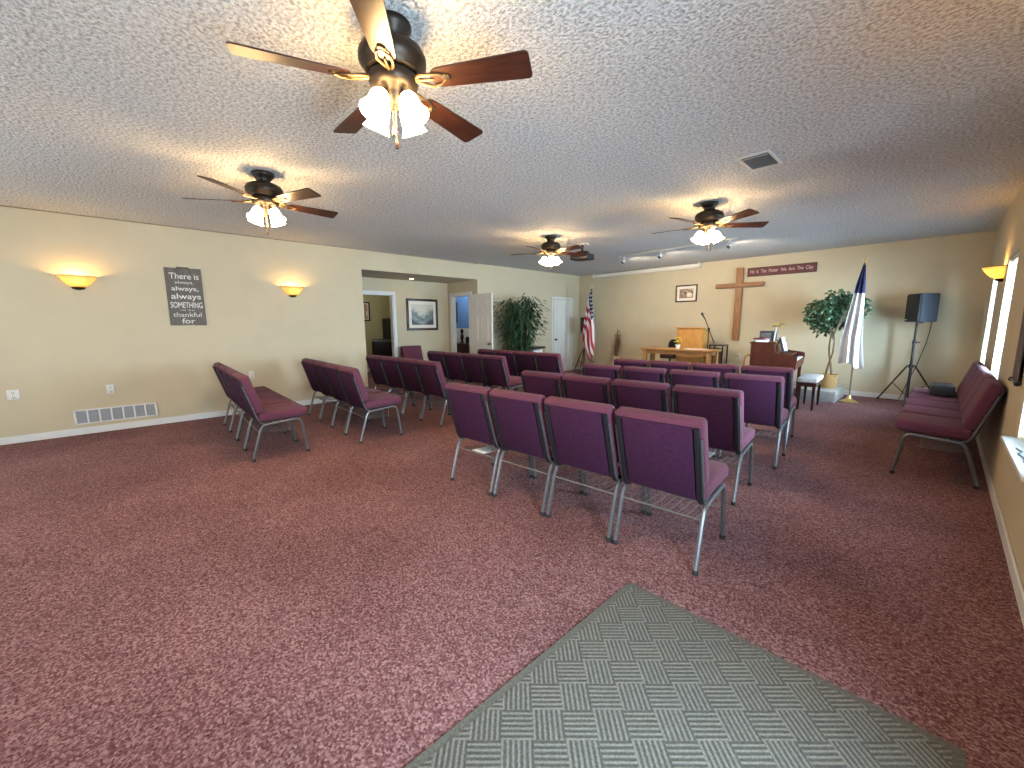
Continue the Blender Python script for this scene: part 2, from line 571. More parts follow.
# recess: back, sides, lowered ceiling
D1 = (3.80, 4.53, 0, 2.04)                  # doorway to the green room
wall('wall_recess_back', 'x', AX - 0.11, AX, 2.2, AY1, 0, H, [D1], 'cream_wall')
D2 = (-8.54, -7.79, 0, 2.06)                # doorway to the blue room
wall('wall_recess_end', 'y', AY1, AY1 + 0.11, -11.9, XL - 0.115, 0, H, [D2], 'cream_wall')
wall('wall_recess_near', 'y', 2.1, 2.2, -11.9, XL - 0.115, 0, H, [], 'cream_wall')
struct(B().span((AX, 2.2, AZ), (XL - 0.115, AY1, AZ + 0.06)), 'ceiling_recess', 'cream_wall')
# rooms beyond
wall('wall_green_room', 'x', -11.75, -11.65, 2.2, AY1, 0, H, [], 'green_wall')
struct(B().span((-11.65, AY1 - 0.012, 0), (AX - 0.11, AY1, H)), 'wall_green_end', 'green_wall')
struct(B().span((-11.65, 2.2, 0), (AX - 0.11, 2.212, H)), 'wall_green_near', 'green_wall')
struct(B().span((-11.9, 7.42, 1.25), (XL - 0.115, 7.52, H)), 'wall_blue_room', 'blue_wall')
struct(B().span((-11.9, 7.42, 0), (XL - 0.115, 7.52, 1.25)), 'wall_blue_room_wainscot', 'white_paint')
struct(B().span((-11.9, AY1 + 0.11, 0), (-11.8, 7.42, H)), 'wall_blue_room_side', 'blue_wall')

# baseboards (white)
bh, bt = 0.088, 0.013
def base(name, lo, hi):
    struct(B().span(lo, hi, 0.004, 1), name, 'white_paint', True)
base('baseboard_left', (XL, YR, 0), (XL + bt, AY0, bh))
base('baseboard_left_front', (XL, AY1, 0), (XL + bt, 8.60, bh))
base('baseboard_left_corner', (XL, 9.60, 0), (XL + bt, YB, bh))
base('baseboard_front', (XL, YB - bt, 0), (XR, YB, bh))
base('baseboard_right', (XR - bt, YR, 0), (XR, YB, bh))
base('baseboard_recess', (AX, 4.65, 0), (AX + bt, AY1, bh))
base('baseboard_green_room', (-11.65, 2.2, 0), (-11.637, AY1, bh))
struct(B().span((XL, YR, H - 0.012), (XL + 0.008, AY1, H)), 'shadow_line_left', 'shadow_line_brown')  # dark strip standing in for the shadow line where left wall meets ceiling

# door trims
def door_trim_x(name, x, y0, y1, z1, w=0.07):           # casing on a wall facing +x
    b = B()
    b.span((x, y0 - w, 0), (x + 0.018, y0, z1 + w), 0.004, 1)
    b.span((x, y1, 0), (x + 0.018, y1 + w, z1 + w), 0.004, 1)
    b.span((x, y0, z1), (x + 0.018, y1, z1 + w), 0.004, 1)
    return struct(b, name, 'white_paint', True)
o = door_trim_x('trim_2', AX, 3.80, 4.53, 2.04)
b = B()
b.span((AX - 0.112, 4.512, 0), (AX + 0.001, 4.53, 2.04))
b.span((AX - 0.112, 3.80, 0), (AX + 0.001, 3.818, 2.04))
b.span((AX - 0.112, 3.80, 2.022), (AX + 0.001, 4.53, 2.04))
struct(b, 'trim_3', 'white_paint')
b = B()
b.span((-8.61, AY1 - 0.018, 0), (-8.54, AY1, 2.13), 0.004, 1)
b.span((-7.79, AY1 - 0.018, 0), (-7.72, AY1, 2.13), 0.004, 1)
b.span((-8.54, AY1 - 0.018, 2.06), (-7.79, AY1, 2.13), 0.004, 1)
b.span((-8.54, AY1, 0), (-8.522, AY1 + 0.112, 2.06))
b.span((-7.808, AY1, 0), (-7.79, AY1 + 0.112, 2.06))
b.span((-8.54, AY1, 2.042), (-7.79, AY1 + 0.112, 2.06))
struct(b, 'trim_4', 'white_paint', True)

def panel_door(name, w, h, knob_u, mat='door_white'):
    """six-panel door lying in local XZ, x 0..w, thickness about y=0"""
    b = B()
    T = 0.018
    b.span((0, -T, 0.01), (w, T, h), 0.003, 1)
    root = b.build(name, mat, None, True)
    root['kind'] = 'structure'
    m = 0.105 * w / 0.76
    pw = (w - 3 * m) / 2
    rows = [(0.22, 0.80), (0.98, 1.56), (1.70, h - 0.12)]
    for s in (-1, 1):
        for k in range(2):
            for za, zb in rows:
                x0 = m + k * (pw + m)
                q = B()
                yc = s * T
                # sunk moulding ring and raised field
                for lo, hi in (((x0, za), (x0 + 0.014, zb)), ((x0 + pw - 0.014, za), (x0 + pw, zb)), ((x0, za), (x0 + pw, za + 0.014)), ((x0, zb - 0.014), (x0 + pw, zb))):
                    q.span((lo[0], yc - 0.005, lo[1]), (hi[0], yc + 0.005, hi[1]), 0.002, 1)
                q.span((x0 + 0.035, yc - 0.006, za + 0.035), (x0 + pw - 0.035, yc + 0.006, zb - 0.035), 0.004, 1)
                q.build('door_panel', mat, root, True)
    k = B()
    for s in (-1, 1):
        M = Matrix.Translation((knob_u, s * T, 0.93)) @ Matrix.Rotation(-s * PI / 2, 4, 'X')
        k.lathe([(0.028, 0.0), (0.028, 0.006), (0.011, 0.01), (0.011, 0.03), (0.024, 0.04), (0.028, 0.052), (0.02, 0.066), (0.0, 0.07)], 14, mat=M)
    k.build('door_knob', 'antique_brass', root)
    return root

d = panel_door('door_1', 0.83, 2.05, 0.76)
d.location = (-7.76, 5.985, 0.0)
# closed white door in the left wall
d = panel_door('door_2', 0.80, 2.03, 0.07)
d.location = (XL + 0.012, 8.70, 0.0)
d.rotation_euler = (0, 0, PI / 2)
door_trim_x('trim_5', XL, 8.69, 9.51, 2.045, 0.06)

# ------------------------------------------------------------------ windows
for i, (y0, y1, z0, z1) in enumerate(WIN):
    b = B()
    xg = XR + 0.115
    fw = 0.04
    b.span((xg - 0.02, y0, z0), (xg + 0.02, y0 + fw, z1), 0.003, 1)
    b.span((xg - 0.02, y1 - fw, z0), (xg + 0.02, y1, z1), 0.003, 1)
    b.span((xg - 0.02, y0, z0), (xg + 0.02, y1, z0 + fw), 0.003, 1)
    b.span((xg - 0.02, y0, z1 - fw), (xg + 0.02, y1, z1), 0.003, 1)
    zm = (z0 + z1) / 2
    b.span((xg - 0.02, y0, zm - 0.02), (xg + 0.02, y1, zm + 0.02), 0.003, 1)
    w = struct(b, 'window_%d' % (i + 1), 'white_paint', True)
    B().span((xg - 0.003, y0 + fw, z0 + fw), (xg + 0.003, y1 - fw, z1 - fw)).build('pane', 'window_glass', w, False)
    pro = 0.065 if i == 2 else 0.03
    B().span((XR - pro, y0 - 0.05, z0 - 0.022), (XR + 0.095, y1 + 0.05, z0 + 0.003), 0.005, 2).build('sill', 'white_paint', w)
    lab = ['white slatted blind in the window nearest the front corner, behind the wall lamp',
           'white slatted blind in the middle window, above the back of the chair row',
           'white slatted blind in the nearest window, above its white sill'][i]
    t = thing('window_blind', lab, 'blind', (XR + 0.045, (y0 + y1) / 2, z0), 0, 'blinds in the right wall windows')
    hw = (y1 - y0) / 2 - 0.015
    B().span((-0.028, -hw, z1 - z0 - 0.055), (0.028, hw, z1 - z0 - 0.002), 0.004, 1).build('head_rail', 'white_plastic', t)
    s = B()
    z = 0.05
    while z < z1 - z0 - 0.07:
        s.box((0, 0, z), (0.048, 2 * hw, 0.0028), rot=Matrix.Rotation(R_(-6), 3, 'Y'))
        z += 0.043
    s.build('slats', 'blind_slat', t, False)
    B().span((-0.024, -hw, 0.006), (0.024, hw, 0.024), 0.004, 1).build('bottom_rail', 'white_plastic', t)
    c = B()
    for yy in (-hw * 0.6, hw * 0.6):
        c.tube([(-0.027, yy, 0.02), (-0.027, yy, z1 - z0 - 0.03)], 0.0015, 5)
    c.build('ladder_cord', 'white_plastic', t)
for i, (x0, x1, z0, z1) in enumerate(RW):
    b = B()
    yg = YR - 0.10
    for xa, xb, za, zb in ((x0, x0 + 0.05, z0, z1), (x1 - 0.05, x1, z0, z1), (x0, x1, z0, z0 + 0.05), (x0, x1, z1 - 0.05, z1), ((x0 + x1) / 2 - 0.03, (x0 + x1) / 2 + 0.03, z0, z1)):
        b.span((xa, yg - 0.02, za), (xb, yg + 0.02, zb), 0.003, 1)
    w = struct(b, 'window_%d' % (i + 4), 'white_paint', True)
    B().span((x0 + 0.05, yg - 0.003, z0 + 0.05), (x1 - 0.05, yg + 0.003, z1 - 0.05)).build('pane', 'window_glass', w, False)

# glazed entrance door in the right wall, at the mat
b = B()
xg = XR + 0.10
for lo, hi in (((0.36, 0.01), (0.47, 2.04)), ((1.18, 0.01), (1.29, 2.04)), ((0.47, 0.01), (1.18, 0.25)), ((0.47, 1.93), (1.18, 2.04))):
    b.span((xg - 0.022, *lo), (xg + 0.022, *hi), 0.004, 1)
w = struct(b, 'door_3', 'white_paint', True)
B().span((xg - 0.004, 0.47, 0.25), (xg + 0.004, 1.18, 1.93)).build('pane', 'window_glass', w, False)
B().tube([(xg - 0.03, 1.235, 1.0), (xg - 0.07, 1.235, 1.0), (xg - 0.07, 1.15, 1.0)], 0.009, 8).build('handle', 'antique_brass', w)

# ------------------------------------------------------------------ stacking chairs
def make_chair():
    t = thing('church_chair', 'x', 'chair')
    # tilted frame of the back: origin at the lower rear edge of the back, s up, q forward
    ang = R_(16.5)
    Mb = Matrix.Translation((0, 0.088, 0.395)) @ Matrix.Rotation(ang, 4, 'X')
    # seat cushion
    bm = bmesh.new()
    bm.free()
    s = B()
    s.box((0, 0.305, 0.445), (0.504, 0.475, 0.098), 0.036, 3, rot=Matrix.Rotation(R_(2.5), 3, 'X'))
    so = s.build('seat', 'fabric_mauve', t, ang=70)
    B().box((0, 0.295, 0.398), (0.45, 0.40, 0.012), 0.003, 1, rot=Matrix.Rotation(R_(2.5), 3, 'X')).build('seat_pan', 'rubber_black', t)
    # back cushion
    s = B()
    s.box((0, 0.038, 0.290), (0.508, 0.086, 0.405), 0.026, 3)
    for v in s.v:                                      # the pad swells a little towards the sitter
        if v.y > 0.05:
            v.y += 0.012 * math.cos(v.x / 0.258 * PI / 2) * math.cos((v.z - 0.29) / 0.2 * PI / 2)
        v.xyz = Mb @ v
    bo = s.build('backrest', 'fabric_mauve', t, ang=70)
    s = B()
    s.box((0, -0.010, 0.236), (0.400, 0.020, 0.454), 0.008, 2)
    for v in s.v:
        v.xyz = Mb @ v
    s.build('back_panel', 'fabric_panel', bo, ang=50)
    for sx_ in (-1, 1):
        x = sx_ * 0.222
        s = B()
        pts = [Mb @ Vector((x, -0.012, 0.462)), Mb @ Vector((x, -0.012, 0.03)), Mb @ Vector((x, 0.0, -0.012)), (x, 0.135, 0.372), (x, 0.20, 0.384)]
        s.tube(pts, 0.0135, 8, flat=1.25, up=(1, 0, 0))
        up_ = s.build('back_upright', 'upright_dark', t)
        x2 = sx_ * 0.2425
        s = B()
        s.tube([Mb @ Vector((x2, -0.008, 0.40)), Mb @ Vector((x2, -0.008, 0.04)), Mb @ Vector((x2, 0.004, -0.010)), (x2, 0.145, 0.366)], 0.0075, 7)
        s.build('side_tube', 'frame_metal', up_)
        x = sx_ * 0.2425
        s = B()
        s.tube([(x, 0.155, 0.366), (x, 0.30, 0.376), (x, 0.405, 0.383)], 0.0125, 8)
        s.build('seat_rail', 'frame_metal', t)
        s = B()
        s.tube([(x, 0.155, 0.366), (x, 0.115, 0.356), (x, 0.093, 0.325), (x, 0.07, 0.255), (x, 0.0, 0.012)], 0.0140, 8)
        lg = s.build('leg', 'frame_metal', t)
        B().lathe([(0.0165, 0.0), (0.0165, 0.022), (0.013, 0.028)], 10, (x, 0.003, 0)).build('foot_cap', 'rubber_black', lg)
        s = B()
        s.tube([(x, 0.405, 0.383), (x, 0.445, 0.380), (x, 0.470, 0.350), (x, 0.482, 0.29), (x, 0.518, 0.012)], 0.0140, 8)
        lg = s.build('leg', 'frame_metal', t)
        B().lathe([(0.0165, 0.0), (0.0165, 0.022), (0.013, 0.028)], 10, (x, 0.517, 0)).build('foot_cap', 'rubber_black', lg)
    s = B()
    s.tube([(-0.240, 0.078, 0.288), (0.240, 0.078, 0.288)], 0.0062, 7)
    s.tube([(-0.240, 0.36, 0.272), (0.240, 0.36, 0.272)], 0.005, 7)
    for k in range(9):
        x = -0.2 + k * 0.05
        s.tube([(x, 0.078, 0.288), (x, 0.20, 0.274), (x, 0.36, 0.272)], 0.0026, 5)
    for sx_ in (-1, 1):
        s.tube([(sx_ * 0.2405, 0.36, 0.272), (sx_ * 0.2405, 0.36, 0.381)], 0.004, 6)
    s.build('book_rack', 'rack_wire', t)
    s = B()
    s.tube([(-0.240, 0.20, 0.378), (0.240, 0.20, 0.378)], 0.009, 7)
    s.build('cross_bar', 'frame_metal', t)
    return t

CH0 = make_chair()
used = False
def chair(x, y, rz, label, group):
    global used
    if not used:
        used = True
        CH0.location = (x, y, 0)
        CH0.rotation_euler = (0, 0, rz)
        CH0['label'], CH0['group'] = label, group
        return CH0
    return dup(CH0, (x, y, 0), rz, label, group)

CHAIRS = {}
def row(key, xr, yr, deg, n, pitch, labels, group):
    """xr, yr: right-hand rear foot of the row; chairs face +y"""
    a = R_(deg)
    for k in range(n):
        off = 0.25 + k * pitch
        x, y = xr - off * math.cos(a), yr - off * math.sin(a)
        CHAIRS[key, k] = chair(x, y, a, labels[k], group)

seatpos = ['right-hand end', 'second from the right end', 'second from the left end', 'left-hand end']
def labs(fmt):
    return [fmt % s for s in seatpos]
g = 'mauve chairs in the right block of rows'
row('r1', -0.804, 2.150, 4.3, 4, 0.532, labs('mauve chair at the %s of the row nearest the grey mat'), g)
row('r2', -0.965, 3.235, 4.3, 4, 0.536, labs('mauve chair at the %s of the right block\'s second row'), g)
row('r3', -0.965, 4.345, 5.5, 4, 0.536, labs('mauve chair at the %s of the right block\'s third row'), g)
row('r4', -1.085, 5.235, 5.5, 4, 0.536, labs('mauve chair at the %s of the right block\'s front row'), g)
g = 'burgundy chairs in the left block of rows'
row('l1', -4.705, 0.835, -1.8, 4, 0.528, labs('burgundy chair at the %s of the row beside the floor register'), g)
row('l2', -4.565, 1.890, -2.0, 4, 0.518, labs('burgundy chair at the %s of the left block\'s second row'), g)
row('l3', -4.565, 3.000, 1.0, 4, 0.521, labs('burgundy chair at the %s of the row before the wall opening'), g)
row('l4', -4.62, 4.230, 1.5, 4, 0.52, labs('burgundy chair at the %s of the left block\'s fourth row'), g)
row('l5', -4.34, 5.215, 1.5, 4, 0.52, labs('burgundy chair at the %s of the left block\'s front row'), g)
g = 'chairs along the right wall'
wl = ['mauve chair nearest the window sill in the right wall row', 'second mauve chair from the near end of the right wall row', 'middle mauve chair of the five along the right wall',
      'fourth mauve chair along the right wall, under the near end of the black case', 'farthest mauve chair along the right wall, under the far end of the black case']
for k in range(5):
    chair(0.318, 5.225 + 0.54 * k, PI / 2, wl[k], g)
chair(-8.55, 4.865, R_(-90), 'single burgundy chair in the wall recess under the framed landscape', 'chair alone in the recess')

# papers in the book racks
def paper_on(key, k, label, dx):
    c = CHAIRS[key, k]
    b = B()
    b.box((0, 0, 0.002), (0.15, 0.21, 0.004), 0.001, 1)
    b.box((0.01, 0.012, 0.006), (0.14, 0.20, 0.003), 0.001, 1, rot=Matrix.Rotation(R_(6), 3, 'Z'))
    o = b.build('paper_bulletin', 'paper', None)
    M = Matrix.Translation(c.location) @ Matrix.Rotation(c.rotation_euler.z, 4, 'Z') @ Matrix.Translation((dx, 0.180, 0.2925)) @ Matrix.Rotation(R_(-3), 4, 'X')
    o.matrix_world = M
    tag(o, label, 'paper', 'papers left in the chair racks')
paper_on('r1', 3, 'white papers in the rack under the left-hand end chair of the nearest row', 0.02)
paper_on('r2', 0, 'white papers in the rack under the right-hand end chair of the second row', -0.06)

# ------------------------------------------------------------------ walk-off mat
t = thing('door_mat', 'large grey-green ribbed mat with basket pattern on the carpet', 'mat', (-0.42, 0.93, 0))
B().span((-0.575, -0.875, 0.0), (0.575, 0.87, 0.009), 0.003, 1).build('mat_field', 'ribbed_mat', t)
b = B()
for lo, hi in (((-0.605, 0.865), (0.605, 0.90)), ((-0.605, -0.90), (0.605, -0.87)), ((-0.605, -0.87), (-0.57, 0.865)), ((0.57, -0.87), (0.605, 0.865))):
    b.span((*lo, 0), (*hi, 0.007), 0.002, 1)
b.build('mat_border', 'mat_border', t)

# ------------------------------------------------------------------ ceiling fans
def make_fan():
    t = thing('ceiling_fan', 'x', 'fan', group='ceiling fans with lit lamps')
    B().lathe([(0.0, 0.0), (0.088, 0.0), (0.092, -0.012), (0.086, -0.030), (0.070, -0.046), (0.062, -0.060), (0.058, -0.075)], 28).build('canopy', 'bronze', t)
    B().lathe([(0.050, -0.070), (0.056, -0.090), (0.108, -0.100), (0.140, -0.116), (0.153, -0.140), (0.152, -0.170), (0.136, -0.190), (0.128, -0.200), (0.124, -0.210), (0.10, -0.217), (0.0, -0.217)], 36).build('motor_housing', 'bronze', t)
    B().lathe([(0.095, -0.212), (0.110, -0.222), (0.114, -0.246), (0.106, -0.268), (0.088, -0.282), (0.064, -0.290), (0.054, -0.305), (0.050, -0.335), (0.034, -0.352), (0.0, -0.356)], 32).build('light_fitter', 'bronze', t)
    zb = -0.250
    for k in range(5):
        a = 2 * PI * k / 5
        Rz = Matrix.Rotation(a, 4, 'Z')
        P = Rz @ Matrix.Translation((0, 0, zb)) @ Matrix.Rotation(R_(-13), 4, 'X')
        # blade outline, radius .19 -> .66
        out = []
        w0, w1 = 0.052, 0.070
        r0, r1 = 0.185, 0.650
        for q in range(9):
            th = PI / 2 + PI * q / 8
            out.append((r0 + 0.05 + 0.05 * math.cos(th), -w0 * math.sin(-th) if False else w0 * math.sin(th)))
        for (cx, cy, s0) in ((r1 - 0.022, -w1 + 0.022, -90), (r1 - 0.022, w1 - 0.022, 0)):
            for q in range(5):
                th = R_(s0 + 90 * q / 4)
                out.append((cx + 0.022 * math.cos(th), cy + 0.022 * math.sin(th)))
        n = len(out)
        vs = [(x, y, 0.0035) for x, y in out] + [(x, y, -0.0035) for x, y in out]
        fs = [tuple(range(n)), tuple(reversed(range(n, 2 * n)))] + [(i, (i + 1) % n, n + (i + 1) % n, n + i) for i in range(n)]
        bl = B().add(vs, fs).build('blade', 'blade_wood', t, ang=30)
        bl.matrix_local = P                       # keeps the grain running along each blade
        ar = B()
        # cast bracket under the blade: a fork and an oval medallion
        ar.tube([(0.085, 0.0, 0.012), (0.14, 0.022, 0.002), (0.19, 0.034, -0.010), (0.235, 0.028, -0.010), (0.262, 0.0, -0.010)], [0.010, 0.008, 0.006, 0.005, 0.005], 7, 1.0)
        ar.tube([(0.085, 0.0, 0.012), (0.14, -0.022, 0.002), (0.19, -0.034, -0.010), (0.235, -0.028, -0.010), (0.262, 0.0, -0.010)], [0.010, 0.008, 0.006, 0.005, 0.005], 7, 1.0)
        ar.lathe([(0.0, -0.012), (0.016, -0.012), (0.020, -0.008), (0.020, -0.003)], 12, (0.262, 0, 0))
        ar.tube([(0.085, 0, 0.008), (0.15, 0, -0.004), (0.20, 0, -0.008)], [0.010, 0.007, 0.005], 6)
        ar.build('blade_bracket', 'antique_brass', bl)
    for k in range(4):
        a = 2 * PI * k / 4
        M = Matrix.Rotation(a, 4, 'Z') @ Matrix.Translation((0.078, 0, -0.322)) @ Matrix.Rotation(R_(-27), 4, 'Y')
        sh = B()
        N = 28
        prof = [(0.018, 0.0), (0.030, -0.006), (0.039, -0.025), (0.041, -0.047), (0.043, -0.070), (0.050, -0.094), (0.061, -0.114)]
        sh.lathe(prof, N, mat=M)
        sh.f = [f for f in sh.f if len(f) == 4]
        so = sh.build('lamp_shade', 'lit_shade', t, thick=0.003)
        B().lathe([(0.0, 0.012), (0.017, 0.012), (0.024, 0.004), (0.026, -0.010), (0.022, -0.014)], 14, mat=M).build('socket', 'antique_brass', so)
        B().tube([(0.040 * math.cos(a), 0.040 * math.sin(a), -0.322), M @ Vector((0, 0, 0.008))], 0.010, 7).build('lamp_arm', 'antique_brass', so)
    for (x, y, l) in ((0.012, -0.016, 0.50), (-0.014, 0.010, 0.43)):
        pc = B().tube([(x, y, -0.345), (x, y, -l)], 0.0022, 6).build('pull_chain', 'antique_brass', t)
        B().lathe([(0.0, 0.0), (0.004, 0.0), (0.006, -0.010), (0.0095, -0.030), (0.008, -0.042), (0.0, -0.046)], 10, (x, y, -l + 0.002)).build('fob', 'blade_wood', pc)
    return t

F0 = make_fan()
fl = ['large ceiling fan nearest the camera, above the open carpet', 'ceiling fan near the left wall, between the two wall lamps',
      'ceiling fan in front of the black projector, farthest to the left front', 'ceiling fan between the ceiling vent and the wooden cross']
fp = [(-1.893, 1.044, 34), (-4.397, 1.075, 21.5), (-4.434, 5.068, 65.3), (-2.013, 5.072, 43.6)]
for i, (x, y, a) in enumerate(fp):
    if i == 0:
        F0.location, F0.rotation_euler, F0['label'] = (x, y, H), (0, 0, R_(a)), fl[0]
        fan = F0
    else:
        fan = dup(F0, (x, y, H), R_(a), fl[i])
    for ch in fan.children:                      # the lamp cluster is turned its own way under each fan
        if ch.name.startswith('lamp_shade'):
            ch.rotation_euler = (0, 0, R_([-18, 9.5, -15, 0][i]))

# ------------------------------------------------------------------ wall lamps
def make_sconce():
    t = thing('wall_sconce', 'x', 'lamp', group='half-bowl wall lamps')
    # local: +x out of the wall, bowl rim at z 0
    half = dict(arc=PI, start=-PI / 2)
    g_ = B()
    g_.lathe([(0.175, 0.0), (0.150, -0.045), (0.105, -0.100), (0.055, -0.135)], 24, **half)
    g_.build('glass_bowl', 'amber_glass', t, thick=0.004)
    r_ = B()
    r_.tube([(0.178 * math.cos(q), 0.178 * math.sin(q), 0.0) for q in [(-PI / 2) + PI * k / 24 for k in range(25)]], 0.004, 6)
    r_.build('rim', 'antique_brass', t)
    f_ = B()
    f_.lathe([(0.0, -0.166), (0.02, -0.165), (0.055, -0.152), (0.066, -0.136), (0.058, -0.130), (0.0, -0.130)], 20, **half)
    f_.build('base_cup', 'bronze', t)
    B().box((0.006, 0, -0.075), (0.012, 0.10, 0.11), 0.003, 1).build('back_plate', 'antique_brass', t)
    B().lathe([(0.0, 0.03), (0.014, 0.026), (0.022, 0.008), (0.018, -0.012), (0.012, -0.024), (0.0, -0.026)], 12, (0.085, 0, -0.055)).build('bulb', 'lit_sconce_bulb', t)
    return t
S0 = make_sconce()
S0.location, S0.rotation_euler, S0['label'] = (XL, -0.335, 1.992), (0, 0, 0), 'half-bowl amber wall lamp left of the wooden word sign'
dup(S0, (XL, 2.115, 1.996), 0, 'half-bowl amber wall lamp between the word sign and the wall opening')
dup(S0, (XR, 7.25, 1.975), PI, 'half-bowl amber wall lamp on the right wall between two windows')
dup(S0, (XR, 2.55, 1.99), PI, 'half-bowl amber wall lamp on the right wall beside the mat')

# recessed downlight in the alcove ceiling
t = thing('recessed_downlight', 'small lit downlight in the recess ceiling above the framed landscape', 'lamp', (-8.28, 4.79, AZ))
B().lathe([(0.045, 0.0), (0.062, -0.002), (0.065, -0.006), (0.050, -0.009), (0.042, -0.004)], 20).build('trim_ring', 'white_plastic', t)
B().lathe([(0.0, -0.012), (0.03, -0.010), (0.042, -0.003)], 16).build('bulb', 'recessed_bulb', t)

# ------------------------------------------------------------------ things on the left wall
t = thing('word_sign', 'dark weathered board sign with white lettering on the left wall', 'sign', (XL, 0.7125, 1.383))
bw = 0.141
for k, hgt in enumerate((0.795, 0.790, 0.798)):
    B().span((0.0, -0.205 + k * 0.1372, 0.004 * (k % 2)), (0.018, -0.205 + k * 0.1372 + 0.136, hgt), 0.003, 1).build('board', 'sign_board', t)
B().span((0.002, -0.07, 0.79), (0.012, 0.07, 0.812), 0.004, 1).build('hanger', 'frame_wood', t)
def onleft(y, z):                                   # text facing +x on the left wall: reads towards +y
    return Matrix.Translation((0.0195, y, z)) @ Matrix(((0, 0, 1, 0), (1, 0, 0, 0), (0, 1, 0, 0), (0, 0, 0, 1)))
text_mesh('lettering', [
    ('There is', 0.33, 0.082, onleft(0.005, 0.685), 0.012), ('always,', 0.21, 0.052, onleft(0.0, 0.595), 0.004), ('always,', 0.30, 0.080, onleft(0.0, 0.505), 0.012),
    ('always', 0.335, 0.100, onleft(0.005, 0.395), 0.014), ('SOMETHING', 0.36, 0.082, onleft(0.0, 0.285), 0.014), ('to be', 0.16, 0.022, onleft(0.0, 0.215), 0.0),
    ('thankful', 0.32, 0.062, onleft(-0.005, 0.150), 0.0), ('for', 0.15, 0.072, onleft(0.0, 0.062), 0.012)], 'letter_white', t)

t = thing('wall_register', 'long white return air grille low on the left wall', 'vent', (XL, -0.155, 0.132))
b = B()
for lo, hi in (((-0.402, 0), (0.402, 0.016)), ((-0.402, 0.172), (0.402, 0.188)), ((-0.402, 0), (-0.378, 0.188)), ((0.378, 0), (0.402, 0.188))):
    b.span((0, *lo), (0.012, *hi), 0.003, 1)
for k in range(1, 7):
    y = -0.39 + 0.78 * k / 7
    b.span((0, y - 0.009, 0.01), (0.011, y + 0.009, 0.178), 0.002, 1)
b.build('register_frame', 'white_paint', t)
B().span((0.0, -0.385, 0.012), (0.003, 0.385, 0.176)).build('register_back', 'grille_grey', t)
b = B()
for k in range(12):
    b.box((0.006, 0, 0.022 + k * 0.0135), (0.008, 0.76, 0.003), rot=Matrix.Rotation(R_(35), 3, 'Y'))
b.build('louvers', 'grille_grey', t, False)

def outlet(label, loc, rz, w=0.075):
    t = thing('wall_outlet', label, 'outlet', loc, rz, 'white wall outlets')
    B().box((0.004, 0, 0), (0.008, w, 0.118), 0.003, 2).build('cover_plate', 'white_plastic', t)
    b = B()
    for z in (-0.028, 0.028):
        b.box((0.0085, -0.008, z), (0.002, 0.004, 0.014))
        b.box((0.0085, 0.008, z), (0.002, 0.004, 0.014))
        b.lathe([(0.0, 0.0), (0.005, 0.0), (0.005, 0.002)], 8, mat=Matrix.Translation((0.0075, 0, z - 0.014)) @ Matrix.Rotation(PI / 2, 4, 'Y'))
    b.build('sockets', 'slot_dark', t, False)
    return t
outlet('white wall outlet at the far left edge, left of the floor register', (XL, -1.01, 0.58), 0, 0.10)
outlet('white wall outlet above the low return air grille', (XL, -0.19, 0.557), 0)
outlet('white wall outlet behind the rearmost row of burgundy chairs', (XL, 1.42, 0.60), 0)
t = outlet('white wall outlet with a plug-in light beneath the wooden cross', (-3.09, YB, 0.62), -PI / 2)
B().box((0.03, 0, 0.03), (0.045, 0.05, 0.07), 0.01, 2).build('night_light', 'vase_cream', t)

# ------------------------------------------------------------------ framed pictures
def picture(name, label, loc, rz, w, h, fr, mt, print_mat, wood_mat):
    """local: y right-to-left along the wall, +x out of it"""
    t = thing(name, label, 'picture', loc, rz)
    b = B()
    for ya, yb, za, zb in ((-w / 2, w / 2, 0, fr), (-w / 2, w / 2, h - fr, h), (-w / 2, -w / 2 + fr, fr, h - fr), (w / 2 - fr, w / 2, fr, h - fr)):
        b.span((0.0, ya, za), (0.028, yb, zb), 0.006, 2)
    b.build('picture_frame', wood_mat, t)
    B().span((0.004, -w / 2 + fr * 0.8, fr * 0.8), (0.012, w / 2 - fr * 0.8, h - fr * 0.8)).build('mat_board', 'mat_board', t)
    m0 = fr + mt
    p = B()
    p.sheet(lambda u, v: (0.0135, -w / 2 + m0 + u * (w - 2 * m0), m0 + v * (h - 2 * m0)), 2, 2)
    p.build('print', print_mat, t, False)
    return t
picture('framed_picture', 'large landscape picture in a dark wooden frame inside the wall recess', (AX, 5.287, 1.232), 0, 0.855, 0.745, 0.055, 0.075, 'landscape_print', 'frame_wood')
picture('framed_picture', 'small framed print on the front wall left of the cross', (-4.328, YB, 1.866), -PI / 2, 0.51, 0.395, 0.028, 0.062, 'sepia_print', 'frame_wood')
picture('framed_picture', 'small dark framed picture in the room beyond the recess', (-11.65, 5.20, 1.48), 0, 0.24, 0.55, 0.04, 0.03, 'sepia_print', 'frame_wood')

# ------------------------------------------------------------------ front wall: cross, banner, screen
t = thing('hanging_cross', 'tall brown wooden cross mounted on the front wall', 'cross', (-3.17, YB - 0.004, 0.982))
B().span((-0.068, -0.06, 0.0), (0.068, 0.0, 1.56), 0.006, 2).build('upright_beam', 'cross_wood', t)
wood('cross_wood_arm', (0.19, 0.080, 0.03), (0.33, 0.15, 0.06), (2, 14, 14), 0.5)
B().span((-0.48, -0.066, 1.142), (0.475, -0.002, 1.238), 0.006, 2).build('cross_arm', 'cross_wood_arm', t)

